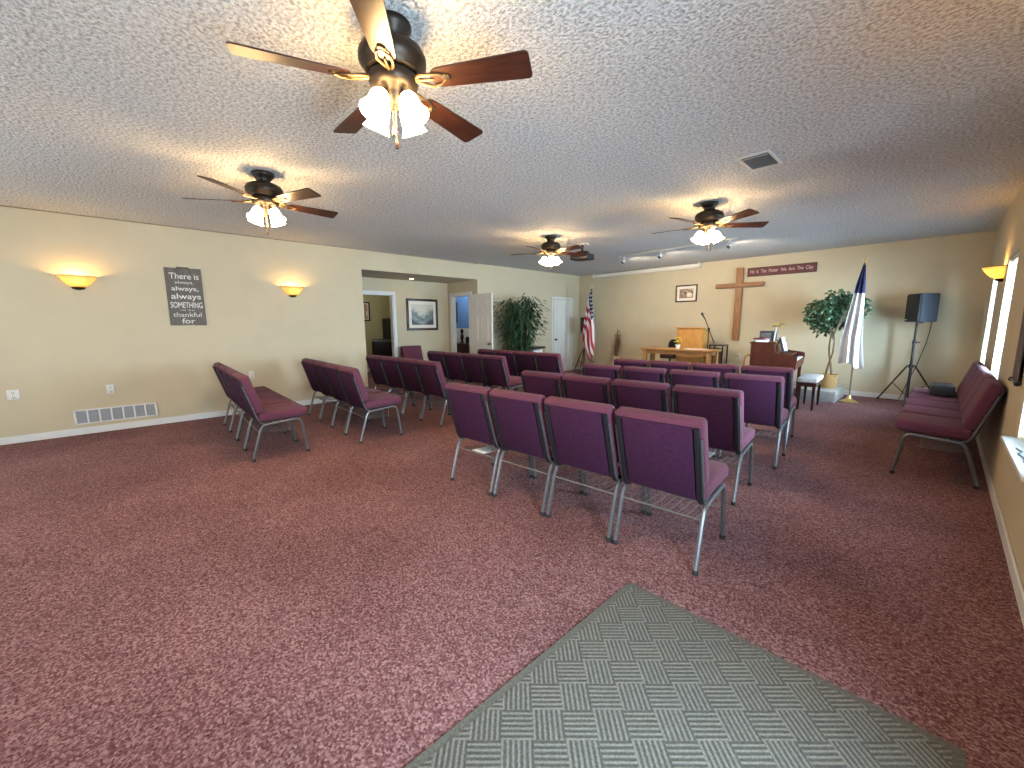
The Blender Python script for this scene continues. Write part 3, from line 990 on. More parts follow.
t = thing('word_banner', 'long burgundy board with pale lettering high on the front wall', 'sign', (-2.424, YB, 2.338))
B().span((-0.604, -0.02, 0.0), (0.604, 0.0, 0.174), 0.004, 1).build('banner_board', 'burgundy_board', t)
b = B()
for lo, hi in (((-0.606, -0.002), (0.606, 0.01)), ((-0.606, 0.166), (0.606, 0.177)), ((-0.606, 0), (-0.592, 0.175)), ((0.592, 0), (0.606, 0.175))):
    b.span((lo[0], -0.025, lo[1]), (hi[0], -0.001, hi[1]), 0.002, 1)
b.build('banner_edge', 'burgundy_edge', t)
MF = Matrix.Translation((0, -0.0215, 0.086)) @ Matrix.Rotation(PI / 2, 4, 'X')
text_mesh('lettering', [('He  Is  The  Potter  We  Are  The  Clay', 1.10, 0.088, MF, 0.006)], 'letter_pink', t)

t = thing('projection_screen', 'rolled white projection screen case along the top of the front wall', 'screen', (-5.49, YB - 0.065, 2.685))
B().tube([(-1.45, 0, 0), (1.45, 0, 0)], 0.046, 14).build('screen_tube', 'screen_case', t)
for s in (-1, 1):
    B().box((s * 1.465, 0, 0), (0.03, 0.115, 0.105), 0.008, 2).build('end_cap', 'white_plastic', t)
    B().box((s * 1.30, 0.052, 0.02), (0.05, 0.026, 0.09), 0.003, 1).build('bracket', 'white_plastic', t)
B().box((0, -0.02, -0.05), (2.7, 0.012, 0.018), 0.003, 1).build('pull_bar', 'white_plastic', t)

# ------------------------------------------------------------------ ceiling: vent, track, projector
t = thing('ceiling_vent', 'square white ceiling vent with dark louvers', 'vent', (-1.23, 4.09, H))
b = B()
for lo, hi in (((-0.125, -0.20), (0.125, -0.165)), ((-0.125, 0.165), (0.125, 0.20)), ((-0.125, -0.165), (-0.10, 0.165)), ((0.10, -0.165), (0.125, 0.165))):
    b.span((*lo, -0.012), (*hi, 0.0), 0.003, 1)
for y in (-0.15, 0.15):
    b.box((0, y, -0.016), (0.20, 0.022, 0.004), rot=Matrix.Rotation(R_(30), 3, 'X'))
b.build('vent_frame', 'white_paint', t)
B().span((-0.105, -0.17, -0.003), (0.105, 0.17, 0.0)).build('vent_back', 'slot_dark', t)
b = B()
for k in range(9):
    b.box((0, -0.12 + k * 0.03, -0.008), (0.20, 0.022, 0.002), rot=Matrix.Rotation(R_(40), 3, 'X'))
b.build('louvers', 'grille_grey', t, False)

p0, p1 = Vector((-4.77, 7.60, 0)), Vector((-2.46, 7.37, 0))
ta = math.atan2(p1.y - p0.y, p1.x - p0.x)
L = (p1 - p0).length
t = thing('track_light', 'white ceiling track light with three small heads', 'lamp', (*((p0 + p1) / 2)[:2], H), ta)
B().box((0, 0, -0.014), (L, 0.038, 0.028), 0.004, 1).build('track_rail', 'white_plastic', t)
B().box((-0.12, 0, -0.018), (0.24, 0.05, 0.036), 0.004, 1).build('power_feed', 'white_plastic', t)
for q in (-L / 2 + 0.10, -0.22, L / 2 - 0.12):
    hd = B()
    hd.box((q, 0, -0.04), (0.05, 0.03, 0.028), 0.004, 1)
    hd.tube([(q, 0, -0.05), (q, 0, -0.085)], 0.007, 7)
    M = Matrix.Translation((q, 0.0, -0.115)) @ Matrix.Rotation(R_(-50), 4, 'X')
    hd.lathe([(0.0, 0.06), (0.018, 0.058), (0.026, 0.04), (0.030, 0.0), (0.040, -0.04), (0.042, -0.05), (0.036, -0.05), (0.026, 0.0), (0.0, 0.01)], 16, mat=M)
    h_ = hd.build('track_head', 'white_plastic', t)
    B().lathe([(0.0, 0.0), (0.03, -0.02), (0.034, -0.042)], 14, mat=M).build('reflector', 'vent_dark', h_)

for q in (-L / 2 + 0.10, -0.22, L / 2 - 0.12):       # spots added at the track heads to brighten the front wall
    l = bpy.data.lights.new('track_fill_spot', 'SPOT')
    l.energy, l.color, l.spot_size, l.spot_blend, l.shadow_soft_size = 55, (1.0, 0.84, 0.64), R_(120), 0.6, 0.02
    o = bpy.data.objects.new('track_fill_spot', l)
    dv = Matrix.Rotation(ta, 3, 'Z') @ Vector((q, 0.055, 0))
    o.location = (t.location.x + dv.x, t.location.y + dv.y, H - 0.165)
    o.rotation_euler = (R_(62), 0, ta)
    COL.objects.link(o)

t = thing('ceiling_projector', 'black projector hanging from the ceiling by a short mount', 'projector', (-4.50, 5.98, H), R_(8))
B().box((0, 0, -0.008), (0.20, 0.14, 0.016), 0.004, 1).build('ceiling_plate', 'white_plastic', t)
b = B()
b.tube([(0, 0, -0.01), (0, 0, -0.13)], 0.022, 10)
b.box((0, 0, -0.135), (0.20, 0.16, 0.02), 0.005, 1)
for sx_, sy_ in ((-1, -1), (1, -1), (-1, 1), (1, 1)):
    b.tube([(sx_ * 0.07, sy_ * 0.05, -0.135), (sx_ * 0.13, sy_ * 0.10, -0.175)], 0.008, 6)
b.build('mount', 'stand_black', t)
B().box((0, 0, -0.22), (0.34, 0.28, 0.10), 0.02, 3).build('projector_body', 'black_plastic', t)
B().lathe([(0.045, 0.0), (0.045, 0.02), (0.035, 0.03), (0.0, 0.022)], 16, mat=Matrix.Translation((0.08, 0.135, -0.22)) @ Matrix.Rotation(-PI / 2, 4, 'X')).build('lens', 'stand_black', t)

# ------------------------------------------------------------------ speakers on stands
def tripod_stand(label, loc, rz, hub, top, r):
    t = thing('speaker_stand', label, 'stand', loc, rz, 'tripod speaker stands')
    b = B()
    b.tube([(0, 0, 0.10), (0, 0, hub + 0.45)], 0.019, 10)
    b.tube([(0, 0, hub + 0.40), (0, 0, top)], 0.0155, 10)
    b.build('pole', 'stand_black', t)
    b = B()
    b.lathe([(0.021, 0.0), (0.030, 0.004), (0.030, 0.05), (0.021, 0.055)], 12, (0, 0, hub + 0.37))
    b.tube([(0.02, 0, hub + 0.395), (0.07, 0, hub + 0.395)], 0.010, 8)
    b.build('collar_knob', 'stand_black', t)
    B().lathe([(0.021, 0.0), (0.034, 0.005), (0.034, 0.06), (0.021, 0.065)], 12, (0, 0, hub - 0.035)).build('hub', 'stand_black', t)
    for k in range(3):
        a = -PI / 2 + 2 * PI * k / 3
        c, s = math.cos(a), math.sin(a)
        lg = B()
        lg.tube([(0.025 * c, 0.025 * s, hub + 0.01), (0.055 * c, 0.055 * s, hub), (r * c, r * s, 0.018)], 0.0125, 8)
        lo = lg.build('leg', 'stand_black', t)
        B().lathe([(0.0, 0.0), (0.018, 0.0), (0.020, 0.02), (0.013, 0.04)], 10, (r * c, r * s, 0)).build('rubber_foot', 'rubber_black', lo)
        br = B()
        f = 0.52
        br.tube([(0.022 * c, 0.022 * s, 0.14), (r * f * c, r * f * s, hub + (0.018 - hub) * f)], 0.007, 6)
        br.build('brace', 'stand_black', t)
    return t

def speaker(label, loc, rz, w, d, h):
    """grille faces -y"""
    t = thing('loudspeaker', label, 'speaker', loc, rz, 'black loudspeakers')
    b = B()
    wb = w * 0.72
    poly = [(-w / 2, -d / 2), (w / 2, -d / 2), (wb / 2, d / 2), (-wb / 2, d / 2)]
    b.prism(poly, 'z', 0, h)
    bm = bmesh.new()
    vs = [bm.verts.new(v) for v in b.v]
    for f in b.f:
        bm.faces.new([vs[i] for i in f])
    bmesh.ops.recalc_face_normals(bm, faces=bm.faces)
    bmesh.ops.bevel(bm, geom=bm.edges[:], offset=0.012, segments=2, affect='EDGES')
    B().addbm(bm).build('cabinet', 'speaker_side', t)
    B().box((0, -d / 2 - 0.004, h / 2), (w - 0.03, 0.016, h - 0.03), 0.006, 2).build('grille', 'speaker_grille', t)
    B().box((-w / 2 + 0.045, -d / 2 - 0.013, 0.04), (0.045, 0.004, 0.014), 0.001, 1).build('badge', 'white_plastic', t)
    B().lathe([(0.03, 0.0), (0.03, -0.006), (0.024, -0.02), (0.022, -0.02)], 14, (0, 0, 0.0)).build('pole_socket', 'black_plastic', t)
    return t
PX, PY = -0.325, 9.50
tripod_stand('black tripod stand holding the speaker at the right of the front wall', (PX, PY, 0), R_(-1), 0.635, 1.36, 0.44)
speaker('black loudspeaker on the tripod right of the white flag', (PX + 0.05, PY - 0.02, 1.362), R_(-50), 0.29, 0.30, 0.455)
o = B().tube([(-0.16, 9.62, 1.365), (-0.165, 9.62, 1.22), (-0.19, 9.61, 1.0), (-0.27, 9.63, 0.62), (-0.36, 9.68, 0.30), (-0.42, 9.72, 0.06), (-0.44, 9.73, 0.006), (-0.60, 9.74, 0.006)], 0.006, 6).build('speaker_cable', 'rubber_black')
tag(o, 'dark cable hanging from the right speaker down to the floor', 'cable')
tripod_stand('black tripod stand behind the striped flag', (-6.93, 9.38, 0), R_(20), 0.63, 1.074, 0.40)
speaker('black loudspeaker on the tripod behind the striped flag', (-6.93, 9.38, 1.10), R_(45), 0.28, 0.27, 0.44)

# ------------------------------------------------------------------ flags
def flag_stand(t, zt, bottom=0.0):
    B().lathe([(0.0, 0.0), (0.125, 0.0), (0.130, 0.012), (0.105, 0.026), (0.06, 0.040), (0.035, 0.075), (0.022, 0.12), (0.0, 0.12)], 24).build('stand_base', 'gold_metal', t)
    B().tube([(0, 0, 0.10), (0, 0, zt)], 0.0125, 10).build('pole', 'pole_wood', t)
    B().lathe([(0.0, 0.0), (0.018, 0.004), (0.020, 0.014), (0.010, 0.024), (0.012, 0.034), (0.016, 0.055), (0.006, 0.085), (0.0, 0.10)], 12, (0, 0, zt - 0.005)).build('finial', 'gold_metal', t)
plain('pole_wood', (0.20, 0.15, 0.11), 0.35, metal=0.3)

def interp(tab, v):
    for (a, p), (c, q) in zip(tab, tab[1:]):
        if v <= c:
            k = (v - a) / (c - a)
            return p + (q - p) * k
    return tab[-1][1]

t = thing('church_flag', 'white flag with blue corner hanging on a pole beside the ficus', 'flag', (-1.018, 8.99, 0))
flag_stand(t, 2.34)
lt = [(0, -0.012), (0.2, -0.075), (0.5, -0.13), (0.72, -0.175), (1.0, -0.185)]
rt = [(0, 0.022), (0.2, 0.048), (0.5, 0.072), (0.72, 0.090), (1.0, 0.140)]
def drape(u, v):
    a, c = interp(lt, v), interp(rt, v)
    x = a + (c - a) * u + 0.012 * math.sin(9 * u + 5 * v) * v
    y = -0.016 - (0.012 + 0.045 * min(1, v * 2)) * (1 + math.sin(2 * PI * (2.6 * u + 0.35 * v) + 0.6)) - 0.03 * v * math.sin(3.1 * u)
    zb = 2.30 - 1.66 * v + 0.05 * v * v * math.sin(PI * u * 1.6 + 0.2)
    return (x, y, zb)
B().sheet(lambda u, v: drape(u, 0.275 + 0.725 * v), 46, 60).build('white_field', 'flag_white', t, thick=0.002)
B().sheet(lambda u, v: drape(u, 0.28 * v), 40, 20).build('blue_canton', 'flag_blue', t, thick=0.002)

t = thing('striped_flag', 'red and white striped flag with starred dark corner on a pole', 'flag', (-6.60, 9.22, 0))
flag_stand(t, 2.30)
lt2 = [(0, -0.012), (0.25, -0.11), (0.55, -0.20), (0.72, -0.235), (0.80, -0.20), (1.0, -0.02)]
rt2 = [(0, 0.030), (0.25, 0.085), (0.55, 0.125), (0.8, 0.145), (1.0, 0.14)]
def drape2(u, v):
    a, c = interp(lt2, v), interp(rt2, v)
    x = a + (c - a) * u
    y = -0.016 - (0.010 + 0.040 * min(1, v * 2)) * (1 + math.sin(2 * PI * (2.2 * u + 0.7 * v) + 0.4))
    return (x, y, 2.27 - 1.80 * v - 0.10 * v * (1 - u))
def canton_edge(v):                              # the dark corner shows on the right-hand folds
    return interp([(0, 0.0), (0.10, 0.0), (0.27, 0.42), (0.44, 0.80)], v)
def stripe_uv(b):
    for i, (u, v) in list(b.uv.items()):
        pass
bs, bc = B(), B()
bs.sheet(drape2, 40, 84)
bc.sheet(drape2, 40, 84)
keep_s, keep_c = [], []
for f in bs.f:
    u = sum(bs.uv[i][0] for i in f) / 4
    v = sum(bs.uv[i][1] for i in f) / 4
    (keep_c if (v < 0.44 and u > canton_edge(v)) else keep_s).append(f)
bs.f, bc.f = keep_s, keep_c
for q in (bs, bc):
    usedv = sorted({i for f in q.f for i in f})
    mp_ = {o_: n_ for n_, o_ in enumerate(usedv)}
    q.v = [q.v[i] for i in usedv]
    q.f = [tuple(mp_[i] for i in f) for f in q.f]
    q.uv = {mp_[i]: q.uv[i] for i in usedv}
bs.uv = {i: (u, 0.62 * u - 0.62 * v + 0.10 * math.sin(7 * v + 2 * u) + 1.0) for i, (u, v) in bs.uv.items()}
bc.uv = {i: (u * 0.62, v * 1.35) for i, (u, v) in bc.uv.items()}
bs.build('striped_field', 'stripe_cloth', t, thick=0.002)
bc.build('starred_canton', 'star_cloth', t, thick=0.002)

# ------------------------------------------------------------------ leaves
def leaf(b, p, d, n, L_, W_):
    d = d.normalized()
    s = d.cross(n)
    if s.length < 1e-4:
        s = d.orthogonal()
    s.normalize()
    n = s.cross(d).normalized()
    pts = [p, p + d * L_ * 0.35 + s * W_ * 0.5 - n * W_ * 0.12, p + d * L_ * 0.35 + n * W_ * 0.05, p + d * L_ * 0.35 - s * W_ * 0.5 - n * W_ * 0.12, p + d * L_ * 0.75 + s * W_ * 0.33 - n * L_ * 0.08, p + d * L_ * 0.75 - n * L_ * 0.05, p + d * L_ * 0.75 - s * W_ * 0.33 - n * L_ * 0.08, p + d * L_ - n * L_ * 0.16]
    b.add(pts, [(0, 1, 2), (0, 2, 3), (1, 4, 5, 2), (2, 5, 6, 3), (4, 7, 5), (5, 7, 6)])

def rnd_dir():
    while True:
        v = Vector((random.uniform(-1, 1), random.uniform(-1, 1), random.uniform(-1, 1)))
        if 0.05 < v.length < 1:
            return v.normalized()

# ficus on the step
t = thing('potted_ficus', 'ficus tree with round leafy crown in a tan tapered pot', 'plant', (-1.36, 9.16, 0.198))
b = B()
b.lathe([(0.0, 0.0), (0.112, 0.0), (0.138, 0.215), (0.148, 0.22), (0.148, 0.245), (0.132, 0.245), (0.126, 0.20), (0.0, 0.198)], 28)
b.build('pot', 'terracotta_wicker', t, ang=30)
B().lathe([(0.0, 0.222), (0.05, 0.228), (0.09, 0.220), (0.128, 0.214), (0.0, 0.204)], 20).build('soil', 'soil', t)
tr = B()
def helix(ph, top, rr):
    return [(rr * math.cos(ph + 4.2 * q) * (1 - 0.3 * q), rr * math.sin(ph + 4.2 * q), 0.21 + (top - 0.21) * q) for q in [k / 12 for k in range(13)]]
tr.tube(helix(0.2, 0.98, 0.042), [0.019 - 0.007 * k / 12 for k in range(13)], 8)
tr.tube(helix(0.2 + PI, 0.98, 0.042), [0.017 - 0.006 * k / 12 for k in range(13)], 8)
tips = []
for k in range(15):
    a = 2.4 * k
    e = Vector((0.30 * math.cos(a) * (0.5 + 0.5 * random.random()), 0.24 * abs(math.sin(a)) * (0.5 + 0.5 * random.random()), 1.15 + 0.42 * random.random()))
    st_ = Vector((0.0, 0.0, 0.86 + 0.12 * random.random()))
    mid = (st_ + e) / 2 + Vector((0, 0, 0.06))
    tr.tube([st_, mid, e], [0.006, 0.004, 0.002], 6)
    tips.append((st_, mid, e))
tr.build('trunk', 'bark', t)
lf = B()
for k in range(2300):
    q = rnd_dir() * (random.random() ** 0.42)
    lump = 1.0 + 0.13 * math.sin(7 * q.x + 2 * q.z) + 0.10 * math.sin(6 * q.z - 5 * q.y + 1.0)
    p = Vector((0.02 + 0.44 * q.x * lump, 0.36 * q.y * lump, 1.36 + 0.35 * q.z * lump + 0.05 * q.x))
    if p.x > 0.0:
        p.y = max(p.y, 0.06)
    dd = rnd_dir()
    if p.x > 0.0:
        dd.y = abs(dd.y)
    dd.z = dd.z * 0.5 - 0.45
    leaf(lf, p, dd, rnd_dir() + Vector((0, -0.4, 0.8)), 0.075 + 0.025 * random.random(), 0.044)
lf.build('foliage', 'leaf_green', t, False)

# tall bushy artificial tree by the left wall
t = thing('potted_tree', 'tall dense bamboo-like tree beside the open panel door', 'plant', (-6.98, 6.95, 0))
B().lathe([(0.0, 0.0), (0.14, 0.0), (0.17, 0.27), (0.185, 0.28), (0.185, 0.31), (0.16, 0.31), (0.155, 0.27), (0.0, 0.265)], 22).build('pot', 'vase_cream', t)
canes = B()
stems = []
for k in range(7):
    a = 2 * PI * k / 7 + 0.3
    top = Vector((0.16 * math.cos(a) - (0.08 if k % 2 else 0), 0.30 * math.sin(a), 1.55 + 0.5 * random.random()))
    st_ = Vector((0.05 * math.cos(a), 0.05 * math.sin(a), 0.26))
    mid = st_.lerp(top, 0.5) + Vector((0.03 * math.cos(a), 0.04 * math.sin(a), 0))
    canes.tube([st_, mid, top], [0.014, 0.011, 0.006], 7)
    stems.append((st_, mid, top))
canes.build('canes', 'cane', t)
lf = B()
for k in range(2300):
    st_, mid, e = random.choice(stems)
    q = random.random() ** 0.75
    p = st_.lerp(mid, q * 2) if q < 0.5 else mid.lerp(e, q * 2 - 1)
    if p.z < 0.62:
        continue
    wz = math.sin(PI * min(1, max(0.08, (p.z - 0.45) / 1.75)) ** 1.25)
    off = rnd_dir() * random.random()
    p = p + Vector((off.x * 0.26, off.y * (0.24 + 0.46 * wz), off.z * 0.16))
    if p.y > 0.22 and p.z < 1.02:
        continue
    if p.x < -0.36:
        p.x = -0.34 + 0.1 * random.random()
    dd = Vector((off.x if p.x > -0.25 else abs(off.x), off.y * 1.3, -0.55 + 0.5 * random.random()))
    leaf(lf, p, dd, Vector((0.3 * off.x, 0.3 * off.y, 1)), 0.125 + 0.05 * random.random(), 0.048)
lf.build('foliage', 'leaf_dark', t, False)

# dried reeds in a vase
t = thing('reed_vase', 'cream vase of dried brown reeds before the front wall', 'vase', (-6.03, 9.60, 0))
B().lathe([(0.0, 0.0), (0.10, 0.0), (0.14, 0.08), (0.15, 0.22), (0.12, 0.36), (0.10, 0.44), (0.115, 0.50), (0.10, 0.50), (0.085, 0.44), (0.0, 0.42)], 22).build('vase_body', 'vase_cream', t)
b = B()
for k in range(70):
    a = random.random() * 2 * PI
    s_ = random.random()
    top = Vector((0.09 * math.cos(a) * s_ + 0.04, 0.07 * math.sin(a) * s_, 0.85 + 0.38 * random.random() * (1.1 - 0.4 * s_)))
    b.tube([(0.03 * math.cos(a), 0.03 * math.sin(a), 0.42), (0.05 * math.cos(a) * s_, 0.05 * math.sin(a) * s_, 0.62), top], [0.004, 0.007, 0.003], 5)
b.build('reeds', 'reed', t)
b = B()
for k in range(22):
    a = random.random() * 2 * PI
    top = Vector((0.24 * math.cos(a), 0.13 * math.sin(a), 0.75 + 0.5 * random.random()))
    b.tube([(0.02 * math.cos(a), 0.02 * math.sin(a), 0.45), (0.08 * math.cos(a), 0.05 * math.sin(a), 0.68), top], [0.003, 0.002, 0.0012], 4)
b.build('wisps', 'bark', t)

# ------------------------------------------------------------------ stage furniture
# step box
t = thing('carpeted_step', 'low grey carpeted step box under the ficus', 'step', (-1.56, 9.135, 0))
B().span((-0.40, -0.46, 0.0), (0.39, 0.46, 0.196), 0.01, 2).build('step_body', 'step_carpet', t)
B().span((-0.402, -0.464, 0.15), (0.393, -0.455, 0.160), 0.002, 1).build('nosing', 'step_carpet', t)

# communion table
t = thing('communion_table', 'long oak table in front of the wooden lectern', 'table', (-3.93, 8.735, 0))
B().span((-0.79, -0.245, 0.785), (0.79, 0.245, 0.822), 0.008, 2).build('tabletop', 'oak_wood', t)
b = B()
for s in (-1, 1):
    b.span((-0.70, s * 0.19 - 0.012, 0.70), (0.70, s * 0.19 + 0.012, 0.786), 0.003, 1)
    b.span((s * 0.70 - 0.012, -0.19, 0.70), (s * 0.70 + 0.012, 0.19, 0.786), 0.003, 1)
b.build('apron', 'oak_wood', t)
for sx_ in (-1, 1):
    for sy_ in (-1, 1):
        B().span((sx_ * 0.70 - 0.042, sy_ * 0.18 - 0.042, 0.0), (sx_ * 0.70 + 0.042, sy_ * 0.18 + 0.042, 0.786), 0.005, 1).build('leg', 'oak_wood', t)

o = B()
o.box((0, 0, 0.003), (0.30, 0.22, 0.006), 0.001, 1)
o.box((0.16, 0.02, 0.005), (0.26, 0.21, 0.005), 0.001, 1, rot=Matrix.Rotation(R_(9), 3, 'Z'))
o = o.build('paper_sheets', 'paper')
o.location = (-3.62, 8.70, 0.822)
tag(o, 'white paper sheets lying on the oak table before the lectern', 'paper')
t = thing('flower_pot', 'small white pot of yellow flowers on the oak table', 'plant', (-3.93, 8.66, 0.822))
B().lathe([(0.0, 0.0), (0.038, 0.0), (0.05, 0.085), (0.052, 0.09), (0.045, 0.09), (0.042, 0.075), (0.0, 0.072)], 18).build('pot', 'paper', t)
st_, pe = B(), B()
for k in range(9):
    a = 2.4 * k
    tp = Vector((0.075 * math.cos(a) * (0.4 + 0.6 * random.random()) + 0.01, 0.06 * math.sin(a), 0.14 + 0.10 * random.random()))
    st_.tube([(0, 0, 0.07), tp], 0.003, 5)
    for q in range(6):
        th = q * PI / 3
        leaf(pe, tp, Vector((math.cos(th), math.sin(th) * 0.6 - 0.3, 0.35)), Vector((0, -0.5, 1)), 0.034, 0.026)
st_.build('stems', 'leaf_green', t)
pe.build('flowers', 'yellow_petal', t, False)

# lectern
t = thing('lectern', 'honey wood lectern with flat front behind the oak table', 'lectern', (-3.885, 9.34, 0))
b = B()
b.span((-0.285, -0.20, 0.04), (0.285, -0.175, 1.235), 0.004, 1)
b.build('front_panel', 'honey_wood', t)
for s in (-1, 1):
    B().prism([(-0.20, 0.04), (0.16, 0.04), (0.16, 1.15), (-0.20, 1.235)], 'x', s * 0.285 - 0.011, s * 0.285 + 0.011).build('side_panel', 'honey_wood', t)
B().span((-0.30, -0.215, 0.0), (0.30, 0.175, 0.06), 0.006, 1).build('plinth', 'honey_wood', t)
B().span((-0.315, -0.225, 1.245), (0.315, -0.16, 1.275), 0.006, 2).build('top_moulding', 'honey_wood', t)
B().box((0, 0.0, 1.215), (0.58, 0.40, 0.022), 0.005, 1, rot=Matrix.Rotation(R_(-13), 3, 'X')).build('reading_board', 'honey_wood', t)
B().span((-0.27, -0.17, 0.60), (0.27, 0.15, 0.62), 0.003, 1).build('shelf', 'honey_wood', t)

# dark chair between table and lectern
t = thing('dark_chair', 'dark padded chair with a rounded back beside the lectern', 'chair', (-4.425, 9.36, 0))
B().box((0, 0, 0.60), (0.34, 0.36, 0.10), 0.03, 3).build('seat', 'dark_cushion', t)
b = B()
b.prism([(0.11 * math.cos(q) * (1.0), 0.86 + 0.125 * math.sin(q)) for q in [PI * k / 12 for k in range(13)]] + [(-0.115, 0.72), (0.115, 0.72)], 'y', 0.13, 0.18)
b.build('backrest', 'leather_black', t)
b = B()
b.tube([(0, 0.17, 0.60), (0, 0.185, 0.74)], 0.016, 8)
b.tube([(0, 0, 0.10), (0, 0, 0.56)], 0.025, 10)
for k in range(5):
    a = 2 * PI * k / 5
    b.tube([(0, 0, 0.11), (0.19 * math.cos(a), 0.19 * math.sin(a), 0.03)], [0.018, 0.011], 7)
    b.lathe([(0.0, 0.0), (0.02, 0.0), (0.02, 0.03), (0.0, 0.03)], 8, (0.19 * math.cos(a), 0.19 * math.sin(a), 0))
b.build('pedestal', 'stand_black', t)

# microphone stand
t = thing('microphone_stand', 'black boom microphone stand at the right side of the lectern', 'microphone stand', (-3.46, 9.06, 0))
b = B()
b.lathe([(0.0, 0.0), (0.082, 0.0), (0.085, 0.01), (0.03, 0.03), (0.014, 0.05), (0.0, 0.05)], 20)
b.build('base', 'stand_black', t)
B().tube([(0, 0, 0.03), (0, 0, 1.235)], 0.011, 8).build('pole', 'stand_black', t)
B().box((0, 0, 1.24), (0.045, 0.04, 0.05), 0.01, 2).build('boom_clamp', 'stand_black', t)
B().tube([(0.125, 0.02, 0.93), (0.0, 0.0, 1.245), (-0.085, -0.015, 1.46)], 0.010, 8).build('boom', 'stand_black', t)
B().lathe([(0.0, 0.0), (0.011, 0.0), (0.015, 0.10), (0.024, 0.115), (0.026, 0.14), (0.018, 0.165), (0.0, 0.17)], 12, mat=Matrix.Translation((-0.08, -0.015, 1.44)) @ Matrix.Rotation(R_(-30), 4, 'Y')).build('microphone', 'mic_black', t)

# small dark stand right of the lectern
t = thing('side_stand', 'small dark framed stand with brown panel right of the lectern', 'stand', (-3.32, 9.30, 0))
b = B()
for sx_ in (-1, 1):
    for sy_ in (-1, 1):
        b.span((sx_ * 0.13 - 0.012, sy_ * 0.14 - 0.012, 0), (sx_ * 0.13 + 0.012, sy_ * 0.14 + 0.012, 0.90), 0.002, 1)
b.build('frame', 'leather_black', t)
B().span((-0.15, -0.16, 0.88), (0.15, 0.16, 0.905), 0.004, 1).build('top', 'bench_wood', t)
B().span((-0.118, -0.12, 0.15), (0.05, 0.12, 0.82), 0.004, 1).build('panel', 'cherry_wood', t)

# piano
PYA, PYB = 7.40, 8.66
t = thing('upright_piano', 'small dark red-brown upright piano turned sideways on', 'piano', (-1.5, 7.4, 0))
PROT = R_(6.5)
piano_root = t
t.rotation_euler = (0, 0, PROT)
def pmove(x, y):
    v = Matrix.Rotation(PROT, 2) @ Vector((x + 1.5, y - 7.4))
    return (v.x - 1.5, v.y + 7.4)
for y0, y1 in ((PYA, PYA + 0.035), (PYB - 0.035, PYB)):
    b = B()
    b.prism([(-2.13, 0.0), (-1.80, 0.0), (-1.80, 0.60), (-1.56, 0.62), (-1.515, 0.66), (-1.50, 0.80), (-1.505, 0.846), (-1.56, 0.862), (-1.72, 0.88), (-1.79, 0.90), (-1.815, 1.045), (-2.13, 1.045)], 'y', y0, y1)
    b.build('side_panel', 'cherry_wood', t, False)
    B().span((-1.585, y0, 0.0), (-1.535, y1, 0.64), 0.005, 1).build('leg', 'cherry_wood', t)
    B().span((-1.80, y0, 0.0), (-1.53, y1, 0.05), 0.005, 1).build('toe_block', 'cherry_wood', t)
B().span((-2.13, PYA + 0.035, 0.05), (-2.10, PYB - 0.035, 1.04)).build('back_panel', 'cherry_wood', t)
B().span((-2.15, PYA - 0.01, 1.04), (-1.79, PYB + 0.01, 1.062), 0.005, 2).build('lid', 'cherry_wood', t)
B().span((-1.86, PYA + 0.035, 0.08), (-1.835, PYB - 0.035, 0.64), 0.003, 1).build('lower_board', 'cherry_wood', t)
B().span((-1.84, PYA + 0.035, 0.86), (-1.815, PYB - 0.035, 1.04), 0.003, 1).build('music_board', 'cherry_wood', t)
B().span((-1.86, PYA + 0.035, 0.64), (-1.515, PYB - 0.035, 0.76), 0.003, 1).build('keybed', 'cherry_wood', t)
kb = B()
nk = 52
y0, y1 = PYA + 0.05, PYB - 0.05
for k in range(nk):
    a = y0 + (y1 - y0) * k / nk
    kb.span((-1.67, a + 0.0006, 0.76), (-1.525, a + (y1 - y0) / nk - 0.0006, 0.782))
ko = kb.build('white_keys', 'ivory_key', t, False)
kb = B()
for k in range(nk - 1):
    if k % 7 in (0, 1, 3, 4, 5):
        a = y0 + (y1 - y0) * (k + 1) / nk
        kb.span((-1.67, a - 0.006, 0.782), (-1.575, a + 0.006, 0.795), 0.002, 1)
kb.build('black_keys', 'black_plastic', t, False)
B().box((-1.72, (PYA + PYB) / 2 + 0.18, 0.845), (0.20, PYB - PYA - 0.45, 0.022), 0.004, 1, rot=Matrix.Rotation(R_(6), 3, 'Y')).build('key_lid', 'cherry_wood', t)
B().span((-1.54, y0, 0.70), (-1.51, y1, 0.768), 0.003, 1).build('key_slip', 'cherry_wood', t)
for y in (7.98, 8.08):
    B().tube([(-1.84, y, 0.07), (-1.70, y, 0.06), (-1.66, y, 0.05)], [0.008, 0.012, 0.014], 8, flat=1.4).build('pedal', 'gold_metal', t)

for ch in piano_root.children:
    ch.location = (1.5, -7.4, 0)
def put(b, name, mat, label, cat, loc, rz=0.0, group=None):
    o = b.build(name, mat)
    o.location = loc
    o.rotation_euler = (0, 0, rz)
    return tag(o, label, cat, group)
zl = 1.062
put(B().box((0, 0, 0.018), (0.16, 0.22, 0.036), 0.003, 1), 'book', 'paper', 'white book lying at the near end of the piano top', 'book', (*pmove(-1.99, 7.52), zl), 0.1, 'books on the piano')
put(B().box((0, 0, 0.015), (0.17, 0.23, 0.030), 0.003, 1), 'book', 'book_red', 'dark red book lying on the white book on the piano', 'book', (*pmove(-2.0, 7.53), zl + 0.0365), -0.15, 'books on the piano')
t = thing('table_radio', 'dark grey box with a slatted front on the piano top', 'radio', (*pmove(-1.97, 7.90), zl), 0.0)
B().box((0, 0, 0.085), (0.22, 0.16, 0.17), 0.012, 2).build('case', 'speaker_side', t)
b = B()
